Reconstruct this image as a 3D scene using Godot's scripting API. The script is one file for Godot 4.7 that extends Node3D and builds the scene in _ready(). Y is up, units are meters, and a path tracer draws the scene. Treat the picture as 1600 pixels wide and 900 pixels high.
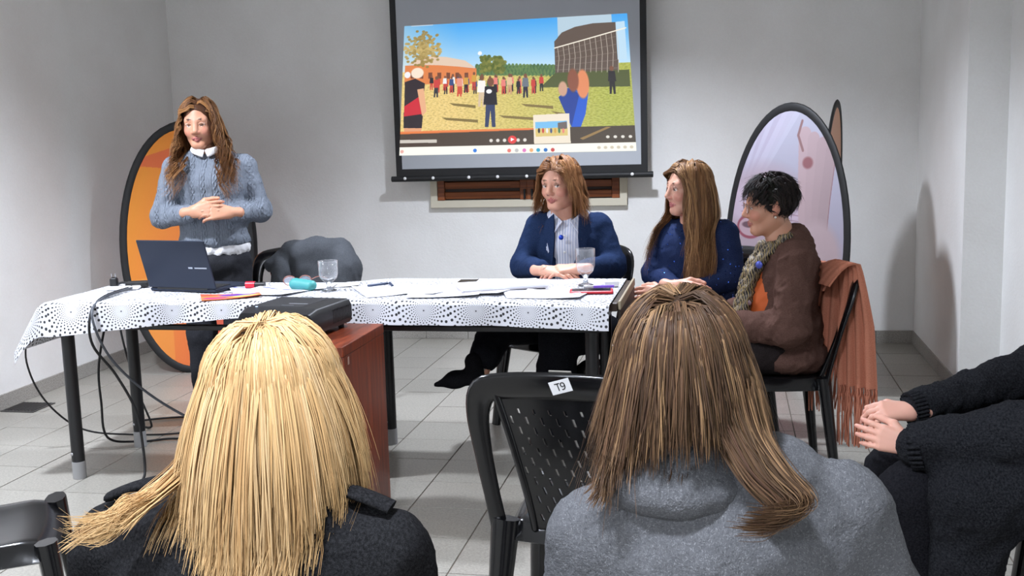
extends Node3D

# ---------------------------------------------------------------- mesh builder
class MB:
	var v := PackedVector3Array()
	var n := PackedVector3Array()
	var uv := PackedVector2Array()
	var col := PackedColorArray()
	var idx := PackedInt32Array()

	func vert(p: Vector3, nn: Vector3, u := Vector2.ZERO, c := Color.WHITE) -> int:
		v.append(p)
		n.append(nn)
		uv.append(u)
		col.append(c)
		return v.size() - 1

	func tri(i: int, j: int, k: int) -> void:
		var cr := (v[j] - v[i]).cross(v[k] - v[i])
		if cr.dot(n[i] + n[j] + n[k]) > 0.0:
			idx.append_array([i, k, j])
		else:
			idx.append_array([i, j, k])

	func quad(i: int, j: int, k: int, l: int) -> void:
		tri(i, j, k)
		tri(i, k, l)

	func mesh() -> ArrayMesh:
		var a := []
		a.resize(Mesh.ARRAY_MAX)
		a[Mesh.ARRAY_VERTEX] = v
		a[Mesh.ARRAY_NORMAL] = n
		a[Mesh.ARRAY_TEX_UV] = uv
		a[Mesh.ARRAY_COLOR] = col
		a[Mesh.ARRAY_INDEX] = idx
		var m := ArrayMesh.new()
		m.add_surface_from_arrays(Mesh.PRIMITIVE_TRIANGLES, a)
		return m

	# flat face from any corner points
	func face(pts: Array, nn: Vector3, uvs := [], c := Color.WHITE) -> void:
		var b := v.size()
		for i in pts.size():
			vert(pts[i], nn, uvs[i] if uvs.size() > i else Vector2(pts[i].x + pts[i].z, pts[i].y), c)
		for i in range(1, pts.size() - 1):
			tri(b, b + i, b + i + 1)

	# box with rounded-looking chamfers
	func box(xf: Transform3D, s: Vector3, bev := 0.004, c := Color.WHITE) -> void:
		var h := s * 0.5
		bev = minf(bev, minf(h.x, minf(h.y, h.z)) * 0.95)
		var id := {}
		for ax in 3:
			for sg in [-1, 1]:
				var nn := Vector3.ZERO
				nn[ax] = sg
				var q := []
				for a in [-1, 1]:
					for b in [-1, 1]:
						var p := Vector3.ZERO
						p[ax] = sg * h[ax]
						var u := (ax + 1) % 3
						var w := (ax + 2) % 3
						p[u] = a * (h[u] - bev)
						p[w] = b * (h[w] - bev)
						var sgn := Vector3.ZERO
						sgn[ax] = sg
						sgn[u] = a
						sgn[w] = b
						var tex := Vector2(p[u], p[w])
						if ax == 0:
							tex = Vector2(p.z, p.y)
						elif ax == 1:
							tex = Vector2(p.x, p.z)
						else:
							tex = Vector2(p.x, p.y)
						var i := vert(xf * p, (xf.basis * nn).normalized(), tex, c)
						id[[ax, sgn]] = i
						q.append(i)
				quad(q[0], q[1], q[3], q[2])
		for ax in 3:
			var u := (ax + 1) % 3
			var w := (ax + 2) % 3
			for a in [-1, 1]:
				for b in [-1, 1]:
					var s0 := Vector3.ZERO
					var s1 := Vector3.ZERO
					s0[ax] = -1
					s1[ax] = 1
					for k in 2:
						pass
					s0[u] = a
					s0[w] = b
					s1[u] = a
					s1[w] = b
					quad(id[[u, s0]], id[[u, s1]], id[[w, s1]], id[[w, s0]])
		for a in [-1, 1]:
			for b in [-1, 1]:
				for d in [-1, 1]:
					var s3 := Vector3(a, b, d)
					tri(id[[0, s3]], id[[1, s3]], id[[2, s3]])

	func tube(pts: Array, rad, sides := 8, c := Color.WHITE, caps := true, flat := 1.0, ref := Vector3.ZERO) -> void:
		var m := pts.size()
		var t0: Vector3 = (pts[1] - pts[0]).normalized()
		var nx := ref
		if nx == Vector3.ZERO:
			nx = Vector3.UP if absf(t0.y) < 0.9 else Vector3.RIGHT
		nx = (nx - t0 * nx.dot(t0)).normalized()
		var b0 := v.size()
		var tl := 0.0
		for i in m:
			var t: Vector3
			if i == 0:
				t = t0
			elif i == m - 1:
				t = (pts[i] - pts[i - 1]).normalized()
			else:
				t = (pts[i + 1] - pts[i - 1]).normalized()
			nx = nx - t * nx.dot(t)
			if nx.length() < 1e-6:
				nx = t.cross(Vector3(0.3, 0.8, 0.5))
			nx = nx.normalized()
			var ny := t.cross(nx)
			var r: float = rad[i] if rad is Array else rad
			if i > 0:
				tl += (pts[i] - pts[i - 1]).length()
			for k in sides:
				var a := TAU * k / sides
				var dir := nx * cos(a) + ny * sin(a) * flat
				var nd := (nx * cos(a) * flat + ny * sin(a)).normalized()
				vert(pts[i] + dir * r, nd, Vector2(float(k) / sides, tl), c)
		for i in m - 1:
			for k in sides:
				var k2 := (k + 1) % sides
				quad(b0 + i * sides + k, b0 + i * sides + k2, b0 + (i + 1) * sides + k2, b0 + (i + 1) * sides + k)
		if caps:
			for e in [0, m - 1]:
				var tn: Vector3 = -t0 if e == 0 else (pts[m - 1] - pts[m - 2]).normalized()
				var ring := []
				for k in sides:
					ring.append(v[b0 + e * sides + k])
				face(ring, tn, [], c)

	func lathe(prof: Array, sides := 24, xf := Transform3D.IDENTITY, c := Color.WHITE) -> void:
		var b0 := v.size()
		var m := prof.size()
		for i in m:
			var d: Vector2
			if i == 0:
				d = prof[1] - prof[0]
			elif i == m - 1:
				d = prof[i] - prof[i - 1]
			else:
				d = (prof[i + 1] - prof[i]).normalized() + (prof[i] - prof[i - 1]).normalized()
			d = d.normalized()
			for k in sides:
				var a := TAU * k / sides
				var nn := Vector3(d.y * cos(a), -d.x, d.y * sin(a))
				vert(xf * Vector3(prof[i].x * cos(a), prof[i].y, prof[i].x * sin(a)), (xf.basis * nn).normalized(), Vector2(float(k) / sides, prof[i].y), c)
		for i in m - 1:
			for k in sides:
				var k2 := (k + 1) % sides
				quad(b0 + i * sides + k, b0 + i * sides + k2, b0 + (i + 1) * sides + k2, b0 + (i + 1) * sides + k)

	# prism: polygon in local xy, from z=-d/2 to d/2
	func prism(poly: PackedVector2Array, d: float, xf: Transform3D, c := Color.WHITE) -> void:
		var ix := Geometry2D.triangulate_polygon(poly)
		for sg in [-1.0, 1.0]:
			var b := v.size()
			for q in poly:
				vert(xf * Vector3(q.x, q.y, sg * d * 0.5), (xf.basis * Vector3(0, 0, sg)).normalized(), q, c)
			for i in range(0, ix.size(), 3):
				tri(b + ix[i], b + ix[i + 1], b + ix[i + 2])
		var area := 0.0
		for i in poly.size():
			var p0 := poly[i]
			var p1 := poly[(i + 1) % poly.size()]
			area += p0.cross(p1)
		for i in poly.size():
			var p0 := poly[i]
			var p1 := poly[(i + 1) % poly.size()]
			var e := p1 - p0
			var nn := Vector3(e.y, -e.x, 0) * signf(area)
			face([xf * Vector3(p0.x, p0.y, -d / 2), xf * Vector3(p1.x, p1.y, -d / 2), xf * Vector3(p1.x, p1.y, d / 2), xf * Vector3(p0.x, p0.y, d / 2)], (xf.basis * nn).normalized(), [], c)

	# sheet of nu x nv points with thickness th (0 = single), points given row by row
	func sheet(pts: Array, nu: int, nv: int, th := 0.0, uvs := [], mask := []) -> void:
		var nor := []
		for j in nv:
			for i in nu:
				var du: Vector3 = pts[j * nu + mini(i + 1, nu - 1)] - pts[j * nu + maxi(i - 1, 0)]
				var dv: Vector3 = pts[mini(j + 1, nv - 1) * nu + i] - pts[maxi(j - 1, 0) * nu + i]
				var q := du.cross(dv)
				nor.append(q.normalized() if q.length() > 1e-12 else Vector3.UP)
		var sidesn: Array = [1.0] if th == 0.0 else [1.0, -1.0]
		var bs := []
		for sg in sidesn:
			bs.append(v.size())
			for k in nu * nv:
				vert(pts[k] + nor[k] * sg * th * 0.5, nor[k] * sg, uvs[k] if uvs.size() else Vector2(float(k % nu) / (nu - 1), float(k / nu) / (nv - 1)))
			for j in nv - 1:
				for i in nu - 1:
					if mask.size() and not mask[j * (nu - 1) + i]:
						continue
					var b: int = bs[-1]
					quad(b + j * nu + i, b + j * nu + i + 1, b + (j + 1) * nu + i + 1, b + (j + 1) * nu + i)
		if th > 0.0:
			for j in nv - 1:
				for i in nu - 1:
					if mask.size() and not mask[j * (nu - 1) + i]:
						continue
					for e in [[0, -1, 0, 0, 1, 0], [0, 1, 0, 1, 1, 1], [-1, 0, 0, 0, 0, 1], [1, 0, 1, 0, 1, 1]]:
						var ii: int = i + e[0]
						var jj: int = j + e[1]
						var open := ii < 0 or jj < 0 or ii >= nu - 1 or jj >= nv - 1
						if not open and mask.size():
							open = not mask[jj * (nu - 1) + ii]
						if open:
							var k0: int = (j + e[3]) * nu + i + e[2]
							var k1: int = (j + e[5]) * nu + i + e[4]
							var mid: Vector3 = (pts[j * nu + i] + pts[(j + 1) * nu + i + 1]) * 0.5
							var nn: Vector3 = ((pts[k0] + pts[k1]) * 0.5 - mid).normalized()
							face([pts[k0] + nor[k0] * th * 0.5, pts[k1] + nor[k1] * th * 0.5, pts[k1] - nor[k1] * th * 0.5, pts[k0] - nor[k0] * th * 0.5], nn)

# ---------------------------------------------------------------- blended solids meshed as surface nets
class Blob:
	var prims := []

	func cap(a: Vector3, b: Vector3, ra: float, rb: float, k := 0.03, c := Color.WHITE, neg := false) -> void:
		prims.append([0, a, b, ra, rb, k, c.srgb_to_linear(), neg])

	func ell(c0: Vector3, r: Vector3, k := 0.03, c := Color.WHITE, bas := Basis.IDENTITY, neg := false) -> void:
		prims.append([1, c0, bas, r, 0.0, k, c.srgb_to_linear(), neg])

	func chain(pts: Array, rads: Array, k := 0.03, c := Color.WHITE) -> void:
		for i in pts.size() - 1:
			cap(pts[i], pts[i + 1], rads[i], rads[i + 1], k, c)

	func mesh_into(mb: MB, cell: float, xf := Transform3D.IDENTITY, rip := []) -> void:
		var lo := Vector3.ONE * 1e9
		var hi := -lo
		for p in prims:
			if p[7]:
				continue
			var r: Vector3
			if p[0] == 0:
				r = Vector3.ONE * maxf(p[3], p[4])
				lo = lo.min(p[1] - r).min(p[2] - r)
				hi = hi.max(p[1] + r).max(p[2] + r)
			else:
				var mr: float = maxf(p[3].x, maxf(p[3].y, p[3].z))
				var ext := Vector3.ZERO
				for ax in 3:
					var row := Vector3(p[2].x[ax] * p[3].x, p[2].y[ax] * p[3].y, p[2].z[ax] * p[3].z)
					ext[ax] = minf(mr, row.length())
				lo = lo.min(p[1] - ext)
				hi = hi.max(p[1] + ext)
		lo -= Vector3.ONE * cell * 2.5
		hi += Vector3.ONE * cell * 2.5
		var nx := int((hi.x - lo.x) / cell) + 2
		var ny := int((hi.y - lo.y) / cell) + 2
		var nz := int((hi.z - lo.z) / cell) + 2
		var f := PackedFloat32Array()
		f.resize(nx * ny * nz)
		f.fill(1.0)
		var who := PackedByteArray()
		who.resize(nx * ny * nz)
		for pi in prims.size():
			var p: Array = prims[pi]
			var k: float = p[5]
			var neg: bool = p[7]
			var mg: float = k + cell * 2.0
			var l0: Vector3
			var h0: Vector3
			var iscap: bool = p[0] == 0
			if iscap:
				var r := Vector3.ONE * (maxf(p[3], p[4]) + mg)
				l0 = p[1].min(p[2]) - r
				h0 = p[1].max(p[2]) + r
			else:
				var ext := Vector3.ZERO
				for ax in 3:
					ext[ax] = Vector3(p[2].x[ax] * p[3].x, p[2].y[ax] * p[3].y, p[2].z[ax] * p[3].z).length() + mg
				l0 = p[1] - ext
				h0 = p[1] + ext
			var x0 := maxi(0, int((l0.x - lo.x) / cell))
			var x1 := mini(nx - 1, int((h0.x - lo.x) / cell) + 1)
			var y0 := maxi(0, int((l0.y - lo.y) / cell))
			var y1 := mini(ny - 1, int((h0.y - lo.y) / cell) + 1)
			var z0 := maxi(0, int((l0.z - lo.z) / cell))
			var z1 := mini(nz - 1, int((h0.z - lo.z) / cell) + 1)
			var a: Vector3 = p[1]
			var ab := Vector3.ZERO
			var inv := 0.0
			var ra := 0.0
			var dr := 0.0
			var mt := Basis.IDENTITY
			var ir := Vector3.ONE
			var ir2 := Vector3.ONE
			if iscap:
				ab = p[2] - a
				inv = 1.0 / maxf(ab.length_squared(), 1e-9)
				ra = p[3]
				dr = p[4] - p[3]
			else:
				mt = p[2].transposed()
				ir = Vector3.ONE / p[3]
				ir2 = ir * ir
			for z in range(z0, z1 + 1):
				for y in range(y0, y1 + 1):
					var row := (z * ny + y) * nx
					var pa := Vector3(lo.x + x0 * cell, lo.y + y * cell, lo.z + z * cell) - a
					for x in range(x0, x1 + 1):
						var d: float
						if iscap:
							var t := clampf(pa.dot(ab) * inv, 0.0, 1.0)
							d = (pa - ab * t).length() - ra - dr * t
						else:
							var q := mt * pa
							var k0 := (q * ir).length()
							d = k0 * (k0 - 1.0) / maxf((q * ir2).length(), 1e-6)
						pa.x += cell
						if d < mg or neg:
							var o := f[row + x]
							if neg:
								var hh := maxf(k - absf(o + d), 0.0) / k
								f[row + x] = maxf(o, -d) + hh * hh * k * 0.25
							else:
								if d < o:
									who[row + x] = pi
								var hh := maxf(k - absf(o - d), 0.0) / k
								f[row + x] = minf(o, d) - hh * hh * k * 0.25
		var vid := {}
		var lim := cell * 2.6
		var sy := nx
		var sz := nx * ny
		var offs := [0, 1, sy, sy + 1, sz, sz + 1, sz + sy, sz + sy + 1]
		var corner := [Vector3(0, 0, 0), Vector3(1, 0, 0), Vector3(0, 1, 0), Vector3(1, 1, 0), Vector3(0, 0, 1), Vector3(1, 0, 1), Vector3(0, 1, 1), Vector3(1, 1, 1)]
		var edges := [[0, 1], [2, 3], [4, 5], [6, 7], [0, 2], [1, 3], [4, 6], [5, 7], [0, 4], [1, 5], [2, 6], [3, 7]]
		for z in nz - 1:
			for y in ny - 1:
				var row := (z * ny + y) * nx
				for x in nx - 1:
					var i0 := row + x
					if absf(f[i0]) > lim:
						continue
					var ins := 0
					var val := [0.0, 0.0, 0.0, 0.0, 0.0, 0.0, 0.0, 0.0]
					for q in 8:
						var fv := f[i0 + offs[q]]
						val[q] = fv
						if fv < 0.0:
							ins += 1
					if ins == 0 or ins == 8:
						continue
					var s := Vector3.ZERO
					var cnt := 0
					for e in edges:
						var va: float = val[e[0]]
						var vb: float = val[e[1]]
						if (va < 0.0) != (vb < 0.0):
							s += corner[e[0]].lerp(corner[e[1]], va / (va - vb))
							cnt += 1
					s /= cnt
					var gr := Vector3(val[1] - val[0] + val[3] - val[2] + val[5] - val[4] + val[7] - val[6], val[2] - val[0] + val[3] - val[1] + val[6] - val[4] + val[7] - val[5], val[4] - val[0] + val[5] - val[1] + val[6] - val[2] + val[7] - val[3])
					gr = gr.normalized()
					var pos := lo + (Vector3(x, y, z) + s) * cell
					var best := 9.0
					var wi := 0
					for q in 8:
						var dd: float = (corner[q] - s).length_squared()
						if dd < best and val[q] < 0.6:
							best = dd
							wi = who[i0 + offs[q]]
					if rip.size():
						var rq: Vector3 = pos * rip[2]
						pos += gr * (rip[0].get_noise_3dv(rq) * rip[1])
					vid[i0] = mb.vert(xf * pos, (xf.basis * gr).normalized(), Vector2(pos.x, pos.y), prims[wi][6])
		var b0 := mb.idx.size()
		for i0 in vid:
			var o := f[i0]
			for ax in 3:
				var st := [1, sy, sz]
				var i1: int = i0 + st[ax]
				if (o < 0.0) == (f[i1] < 0.0):
					continue
				var u: int = st[(ax + 1) % 3]
				var w: int = st[(ax + 2) % 3]
				if vid.has(i0 - u) and vid.has(i0 - w) and vid.has(i0 - u - w):
					mb.quad(vid[i0], vid[i0 - u], vid[i0 - u - w], vid[i0 - w])
		if rip.size():
			# smooth normals again after the ripple
			var acc := {}
			for t in range(b0, mb.idx.size(), 3):
				var ia := mb.idx[t]
				var ib := mb.idx[t + 1]
				var ic := mb.idx[t + 2]
				var cr := (mb.v[ic] - mb.v[ia]).cross(mb.v[ib] - mb.v[ia])
				for q in [ia, ib, ic]:
					acc[q] = acc.get(q, Vector3.ZERO) + cr
			for q in acc:
				if acc[q].length() > 1e-14:
					mb.n[q] = acc[q].normalized()

# ---------------------------------------------------------------- nodes
var used := {}
var rng := RandomNumberGenerator.new()
var M := {}

func numbered(called: String) -> String:
	if not used.has(called):
		used[called] = 0
		return called
	used[called] += 1
	return "%s_%03d" % [called, used[called]]

func obj(called: String, mesh: Mesh, m: Material, parent: Node = self) -> MeshInstance3D:
	var o := MeshInstance3D.new()
	o.name = numbered(called) if parent == self else called
	o.mesh = mesh
	o.material_override = m
	o.cast_shadow = GeometryInstance3D.SHADOW_CASTING_SETTING_ON
	parent.add_child(o, true)
	return o

func thing(called: String, label: String, category: String, at := Vector3.ZERO, turn := 0.0, group := "") -> Node3D:
	var o := Node3D.new()
	o.name = numbered(called)
	add_child(o, true)
	o.position = at
	o.rotation.y = turn
	return tag(o, label, category, group)

func tag(o: Node3D, label: String, category: String, group := "") -> Node3D:
	o.set_meta("label", label)
	o.set_meta("category", category)
	if group != "":
		o.set_meta("group", group)
	return o

func struct(o: Node3D, label := "") -> Node3D:
	o.set_meta("kind", "structure")
	if label != "":
		o.set_meta("label", label)
	return o

func boxo(called: String, at: Vector3, s: Vector3, m: Material, parent: Node, bev := 0.004, rot := Basis.IDENTITY) -> MeshInstance3D:
	var b := MB.new()
	b.box(Transform3D(rot, at), s, bev)
	return obj(called, b.mesh(), m, parent)

func tubeo(called: String, pts: Array, r, m: Material, parent: Node, sides := 10) -> MeshInstance3D:
	var b := MB.new()
	b.tube(pts, r, sides)
	return obj(called, b.mesh(), m, parent)

func curve(pts: Array, n := 6) -> Array:
	# Catmull-Rom through the points
	var out := []
	for i in pts.size() - 1:
		var p0: Vector3 = pts[maxi(i - 1, 0)]
		var p1: Vector3 = pts[i]
		var p2: Vector3 = pts[i + 1]
		var p3: Vector3 = pts[mini(i + 2, pts.size() - 1)]
		for k in n:
			out.append(p1.cubic_interpolate(p2, p0, p3, float(k) / n))
	out.append(pts[-1])
	return out

func rgb(r: int, g: int, b: int) -> Color:
	return Color8(r, g, b)

func mat(c: Color, rough := 0.6, metal := 0.0) -> StandardMaterial3D:
	var m := StandardMaterial3D.new()
	m.albedo_color = c
	m.roughness = rough
	m.metallic = metal
	m.cull_mode = BaseMaterial3D.CULL_DISABLED
	return m

func tex(img: Image) -> ImageTexture:
	img.generate_mipmaps()
	return ImageTexture.create_from_image(img)

func speckle(m: StandardMaterial3D, img: Image, scale: float, world := false, height: Image = null, hs := 0.1) -> void:
	m.albedo_texture = tex(img)
	m.uv1_triplanar = true
	m.uv1_world_triplanar = world
	m.uv1_scale = Vector3.ONE * scale
	if height != null:
		m.heightmap_enabled = true
		m.heightmap_texture = tex(height)
		m.heightmap_scale = hs

func noise_image(size: int, ca: Color, cb: Color, freq: float, grain: float, sd: int, octaves := 4) -> Image:
	var nz := FastNoiseLite.new()
	nz.seed = sd
	nz.frequency = freq
	nz.fractal_octaves = octaves
	var src := nz.get_seamless_image(size, size)
	var r := RandomNumberGenerator.new()
	r.seed = sd
	var im := Image.create(size, size, false, Image.FORMAT_RGB8)
	for y in size:
		for x in size:
			var t := src.get_pixel(x, y).r + r.randf_range(-grain, grain)
			im.set_pixel(x, y, ca.lerp(cb, clampf(t, 0.0, 1.0)))
	return im

func disc(im: Image, cx: float, cy: float, rx: float, ry: float, c: Color, soft := 0.0, rot := 0.0) -> void:
	var w := im.get_width()
	var h := im.get_height()
	var rm := maxf(rx, ry) * (1.0 + soft) + 1.0
	var cr := cos(rot)
	var sr := sin(rot)
	for y in range(maxi(0, int(cy - rm)), mini(h, int(cy + rm) + 2)):
		for x in range(maxi(0, int(cx - rm)), mini(w, int(cx + rm) + 2)):
			var dx := x - cx
			var dy := y - cy
			var e := Vector2((dx * cr + dy * sr) / rx, (-dx * sr + dy * cr) / ry).length()
			var al := clampf((1.0 + soft - e) / maxf(soft, 1.5 / maxf(2.0, minf(rx, ry))), 0.0, 1.0) * c.a
			if al > 0.0:
				im.set_pixel(x, y, im.get_pixel(x, y).lerp(Color(c.r, c.g, c.b), al))

func stroke(im: Image, pts: Array, r: float, c: Color) -> void:
	for i in pts.size() - 1:
		var a: Vector2 = pts[i]
		var b: Vector2 = pts[i + 1]
		var n := maxi(1, int(a.distance_to(b) / maxf(0.7, r * 0.6)))
		for k in n + 1:
			var q := a.lerp(b, float(k) / n)
			disc(im, q.x, q.y, r, r, c)

func poly(im: Image, pts: Array, c: Color) -> void:
	var lo := Vector2(1e9, 1e9)
	var hi := -lo
	for p in pts:
		lo = lo.min(p)
		hi = hi.max(p)
	var pk := PackedVector2Array(pts)
	for y in range(maxi(0, int(lo.y)), mini(im.get_height(), int(hi.y) + 1)):
		for x in range(maxi(0, int(lo.x)), mini(im.get_width(), int(hi.x) + 1)):
			if Geometry2D.is_point_in_polygon(Vector2(x + 0.5, y + 0.5), pk):
				im.set_pixel(x, y, im.get_pixel(x, y).lerp(Color(c.r, c.g, c.b), c.a))

# ---------------------------------------------------------------- the room
const WL := -3.86     # left wall
const WB := -7.2      # back wall
const WR := 1.17      # right wall beside the banner
const WR2 := 1.365    # right wall nearer the camera
const STEP := -5.81
const WF := 2.6       # wall behind the camera
const CEIL := 2.75

func materials() -> void:
	M.wall = mat(rgb(238, 238, 236), 0.85)
	speckle(M.wall, noise_image(256, rgb(247, 246, 245), rgb(255, 255, 255), 0.01, 0.2, 3), 0.6, true, noise_image(256, Color.BLACK, Color.WHITE, 0.02, 0.25, 5), 0.12)
	M.ceiling = mat(rgb(242, 242, 240), 0.9)
	M.grout = mat(rgb(112, 102, 92), 0.9)
	M.tiles = []
	var timg := noise_image(512, rgb(196, 196, 196), rgb(255, 255, 255), 0.06, 0.7, 11)
	var tt := tex(timg)
	for c in [rgb(174, 170, 160), rgb(177, 173, 163), rgb(171, 167, 157), rgb(175, 170, 160)]:
		var m := mat(c, 0.36)
		m.albedo_texture = tt
		m.uv1_triplanar = true
		m.uv1_world_triplanar = true
		m.uv1_scale = Vector3.ONE * 2.3
		M.tiles.append(m)
	M.granite = mat(rgb(196, 192, 184), 0.5)
	speckle(M.granite, noise_image(256, rgb(150, 150, 150), rgb(255, 255, 255), 0.15, 0.5, 21), 4.0, true)
	M.black = mat(rgb(16, 16, 18), 0.45)
	M.black_gloss = mat(rgb(12, 12, 14), 0.22)
	M.black_paint = mat(rgb(22, 22, 24), 0.4)
	M.rubber = mat(rgb(20, 20, 21), 0.7)
	M.steel = mat(rgb(168, 168, 170), 0.35, 0.7)
	M.grey_foot = mat(rgb(150, 150, 150), 0.5)
	M.white = mat(rgb(235, 235, 235), 0.5)
	M.paper = mat(rgb(232, 233, 240), 0.8)
	M.cream = mat(rgb(206, 199, 180), 0.7)
	M.fixture = mat(rgb(225, 225, 225), 0.5)
	M.glow = mat(rgb(255, 255, 255), 0.5)
	M.glow.emission_enabled = true
	M.glow.emission = rgb(240, 246, 255)
	M.glow.emission_energy_multiplier = 2.0

func wall(called: String, a: Vector3, b: Vector3, m: Material) -> MeshInstance3D:
	return boxo(called, (a + b) * 0.5, (b - a).abs(), m, self, 0.001)

func room() -> void:
	# floor: grout bed with tiles
	var fl := boxo("floor", Vector3((WL + WR2) / 2, -0.054, (WB + WF) / 2), Vector3(WR2 - WL + 0.6, 0.1, WF - WB + 0.6), M.grout, self, 0.001)
	struct(fl, "grey speckled square floor tiles with dark joints")
	var tb := MB.new()
	tb.box(Transform3D(Basis.IDENTITY, Vector3(0, -0.006, 0)), Vector3(0.2955, 0.012, 0.2955), 0.0015)
	var tm := tb.mesh()
	var rest := MB.new()
	var n_parts := 0
	var rows := int((WF - WB) / 0.3) + 2
	for j in range(-1, rows):
		var zc := -6.558 + 0.3 * (j - 2) - 0.15 + 0.0
		if zc < WB - 0.14 or zc > WF + 0.1:
			continue
		for i in range(-8, 11):
			var xc := -1.793 + 0.3 * i + 0.15
			if xc < WL - 0.14 or xc > WR2 + 0.14:
				continue
			var d := -zc
			var vis: bool = zc < -2.3 and xc > -0.2027 * d - 0.2 - 0.5 * d and xc < 0.26 * d + 0.25
			var lift := rng.randf_range(-0.0006, 0.0006)
			if vis and n_parts < 300:
				var t := obj("tile", tm, M.tiles[rng.randi() % 4], fl)
				t.position = Vector3(xc, lift, zc)
				n_parts += 1
			else:
				rest.box(Transform3D(Basis.IDENTITY, Vector3(xc, -0.006 + lift, zc)), Vector3(0.2955, 0.012, 0.2955), 0.0015)
	var ro := obj("tile", rest.mesh(), M.tiles[1], fl)
	ro.set_meta("kind", "stuff")
	# walls, ceiling
	var th := 0.2
	struct(wall("wall_back", Vector3(WL - th, 0, WB - th), Vector3(WR2 + th, CEIL, WB), M.wall), "white painted back wall")
	struct(wall("wall_left", Vector3(WL - th, 0, WB), Vector3(WL, CEIL, WF + th), M.wall), "white painted left wall")
	struct(wall("wall_right", Vector3(WR2, 0, STEP), Vector3(WR2 + th, CEIL, WF + th), M.wall), "white painted right wall")
	struct(wall("wall_pillar", Vector3(WR, 0, WB), Vector3(WR2 + th, CEIL, STEP), M.wall), "projecting wall pillar right of the banner")
	struct(wall("wall_front", Vector3(WL, 0, WF), Vector3(WR2, CEIL, WF + th), M.wall))
	struct(wall("ceiling", Vector3(WL - th, CEIL, WB - th), Vector3(WR2 + th, CEIL + th, WF + th), M.ceiling))
	# granite skirting, built from lengths of tile
	var runs := [["baseboard_left", Vector3(WL, 0, WB), Vector3(WL, 0, -1.0), Vector3(1, 0, 0)], ["baseboard_back", Vector3(WL, 0, WB), Vector3(WR, 0, WB), Vector3(0, 0, 1)], ["baseboard_pillar", Vector3(WR, 0, WB), Vector3(WR, 0, STEP + 0.012), Vector3(-1, 0, 0)], ["baseboard_step", Vector3(WR - 0.012, 0, STEP), Vector3(WR2, 0, STEP), Vector3(0, 0, 1)], ["baseboard_right", Vector3(WR2, 0, STEP), Vector3(WR2, 0, -1.0), Vector3(-1, 0, 0)]]
	for r in runs:
		var o := struct(Node3D.new(), "low grey speckled granite skirting")
		o.name = r[0]
		add_child(o)
		var len: float = r[1].distance_to(r[2])
		var dir: Vector3 = (r[2] - r[1]).normalized()
		var k := 0.0
		while k < len - 0.01:
			var l := minf(0.3, len - k)
			var s: Vector3 = dir.abs() * (l - 0.002) + r[3].abs() * 0.012 + Vector3(0, 0.082, 0)
			boxo("skirting_tile", r[1] + dir * (k + l / 2) + r[3] * 0.006 + Vector3(0, 0.041, 0), s, M.granite, o, 0.002)
			k += l
	# wooden window behind the screen
	var wood := mat(rgb(165, 108, 64), 0.5)
	speckle(wood, grain_image(rgb(120, 80, 52), rgb(255, 225, 190), 31), 1.2)
	wood.uv1_scale = Vector3(0.7, 3.0, 0.7)
	var wn := Node3D.new()
	wn.name = "window_1"
	add_child(wn)
	struct(wn, "low wooden shuttered window half hidden behind the projection screen")
	var x0 := -1.985
	var x1 := -0.645
	var y0 := 0.91
	var y1 := 1.95
	for q in [[Vector3((x0 + x1) / 2, y0 + 0.025, WB + 0.015), Vector3(x1 - x0, 0.05, 0.05)], [Vector3((x0 + x1) / 2, y1, WB + 0.015), Vector3(x1 - x0, 0.05, 0.05)], [Vector3(x0 + 0.025, (y0 + y1) / 2, WB + 0.0145), Vector3(0.05, y1 - y0, 0.049)], [Vector3(x1 - 0.025, (y0 + y1) / 2, WB + 0.0145), Vector3(0.05, y1 - y0, 0.049)]]:
		boxo("window_frame", q[0], q[1], M.cream, wn, 0.004)
	var dk := mat(rgb(48, 30, 20), 0.6)
	boxo("shutter_back", Vector3((x0 + x1) / 2, (y0 + y1) / 2, WB + 0.005), Vector3(x1 - x0 - 0.09, y1 - y0 - 0.09, 0.008), dk, wn, 0.001)
	for lf in 2:
		var cx := (x0 + x1) / 2 + (lf - 0.5) * 0.618
		for k in 14:
			boxo("slat", Vector3(cx, y0 + 0.083 + k * 0.068, WB + 0.022), Vector3(0.52, 0.05, 0.012), wood, wn, 0.004, Basis(Vector3.RIGHT, 0.35))
		for sg in [-1, 1]:
			boxo("stile", Vector3(cx + sg * 0.285, (y0 + y1) / 2, WB + 0.024), Vector3(0.05, y1 - y0 - 0.1, 0.026), wood, wn, 0.004)
	for k in 2:
		tubeo("latch", [Vector3(-1.33 + k * 0.05, 0.965, WB + 0.045), Vector3(-1.33 + k * 0.05, 1.03, WB + 0.045)], 0.008, M.black, wn)
	# floor drain
	var dr := thing("floor_drain", "dark square floor drain grate beside the left skirting", "drain", Vector3(-3.735, 0.0, -5.135))
	boxo("drain_frame", Vector3(0, 0.002, 0), Vector3(0.2, 0.006, 0.2), mat(rgb(60, 58, 56), 0.6), dr, 0.002)
	for k in 9:
		boxo("bar", Vector3(-0.08 + k * 0.02, 0.006, 0), Vector3(0.009, 0.005, 0.17), mat(rgb(44, 43, 42), 0.5), dr, 0.001)

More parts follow.
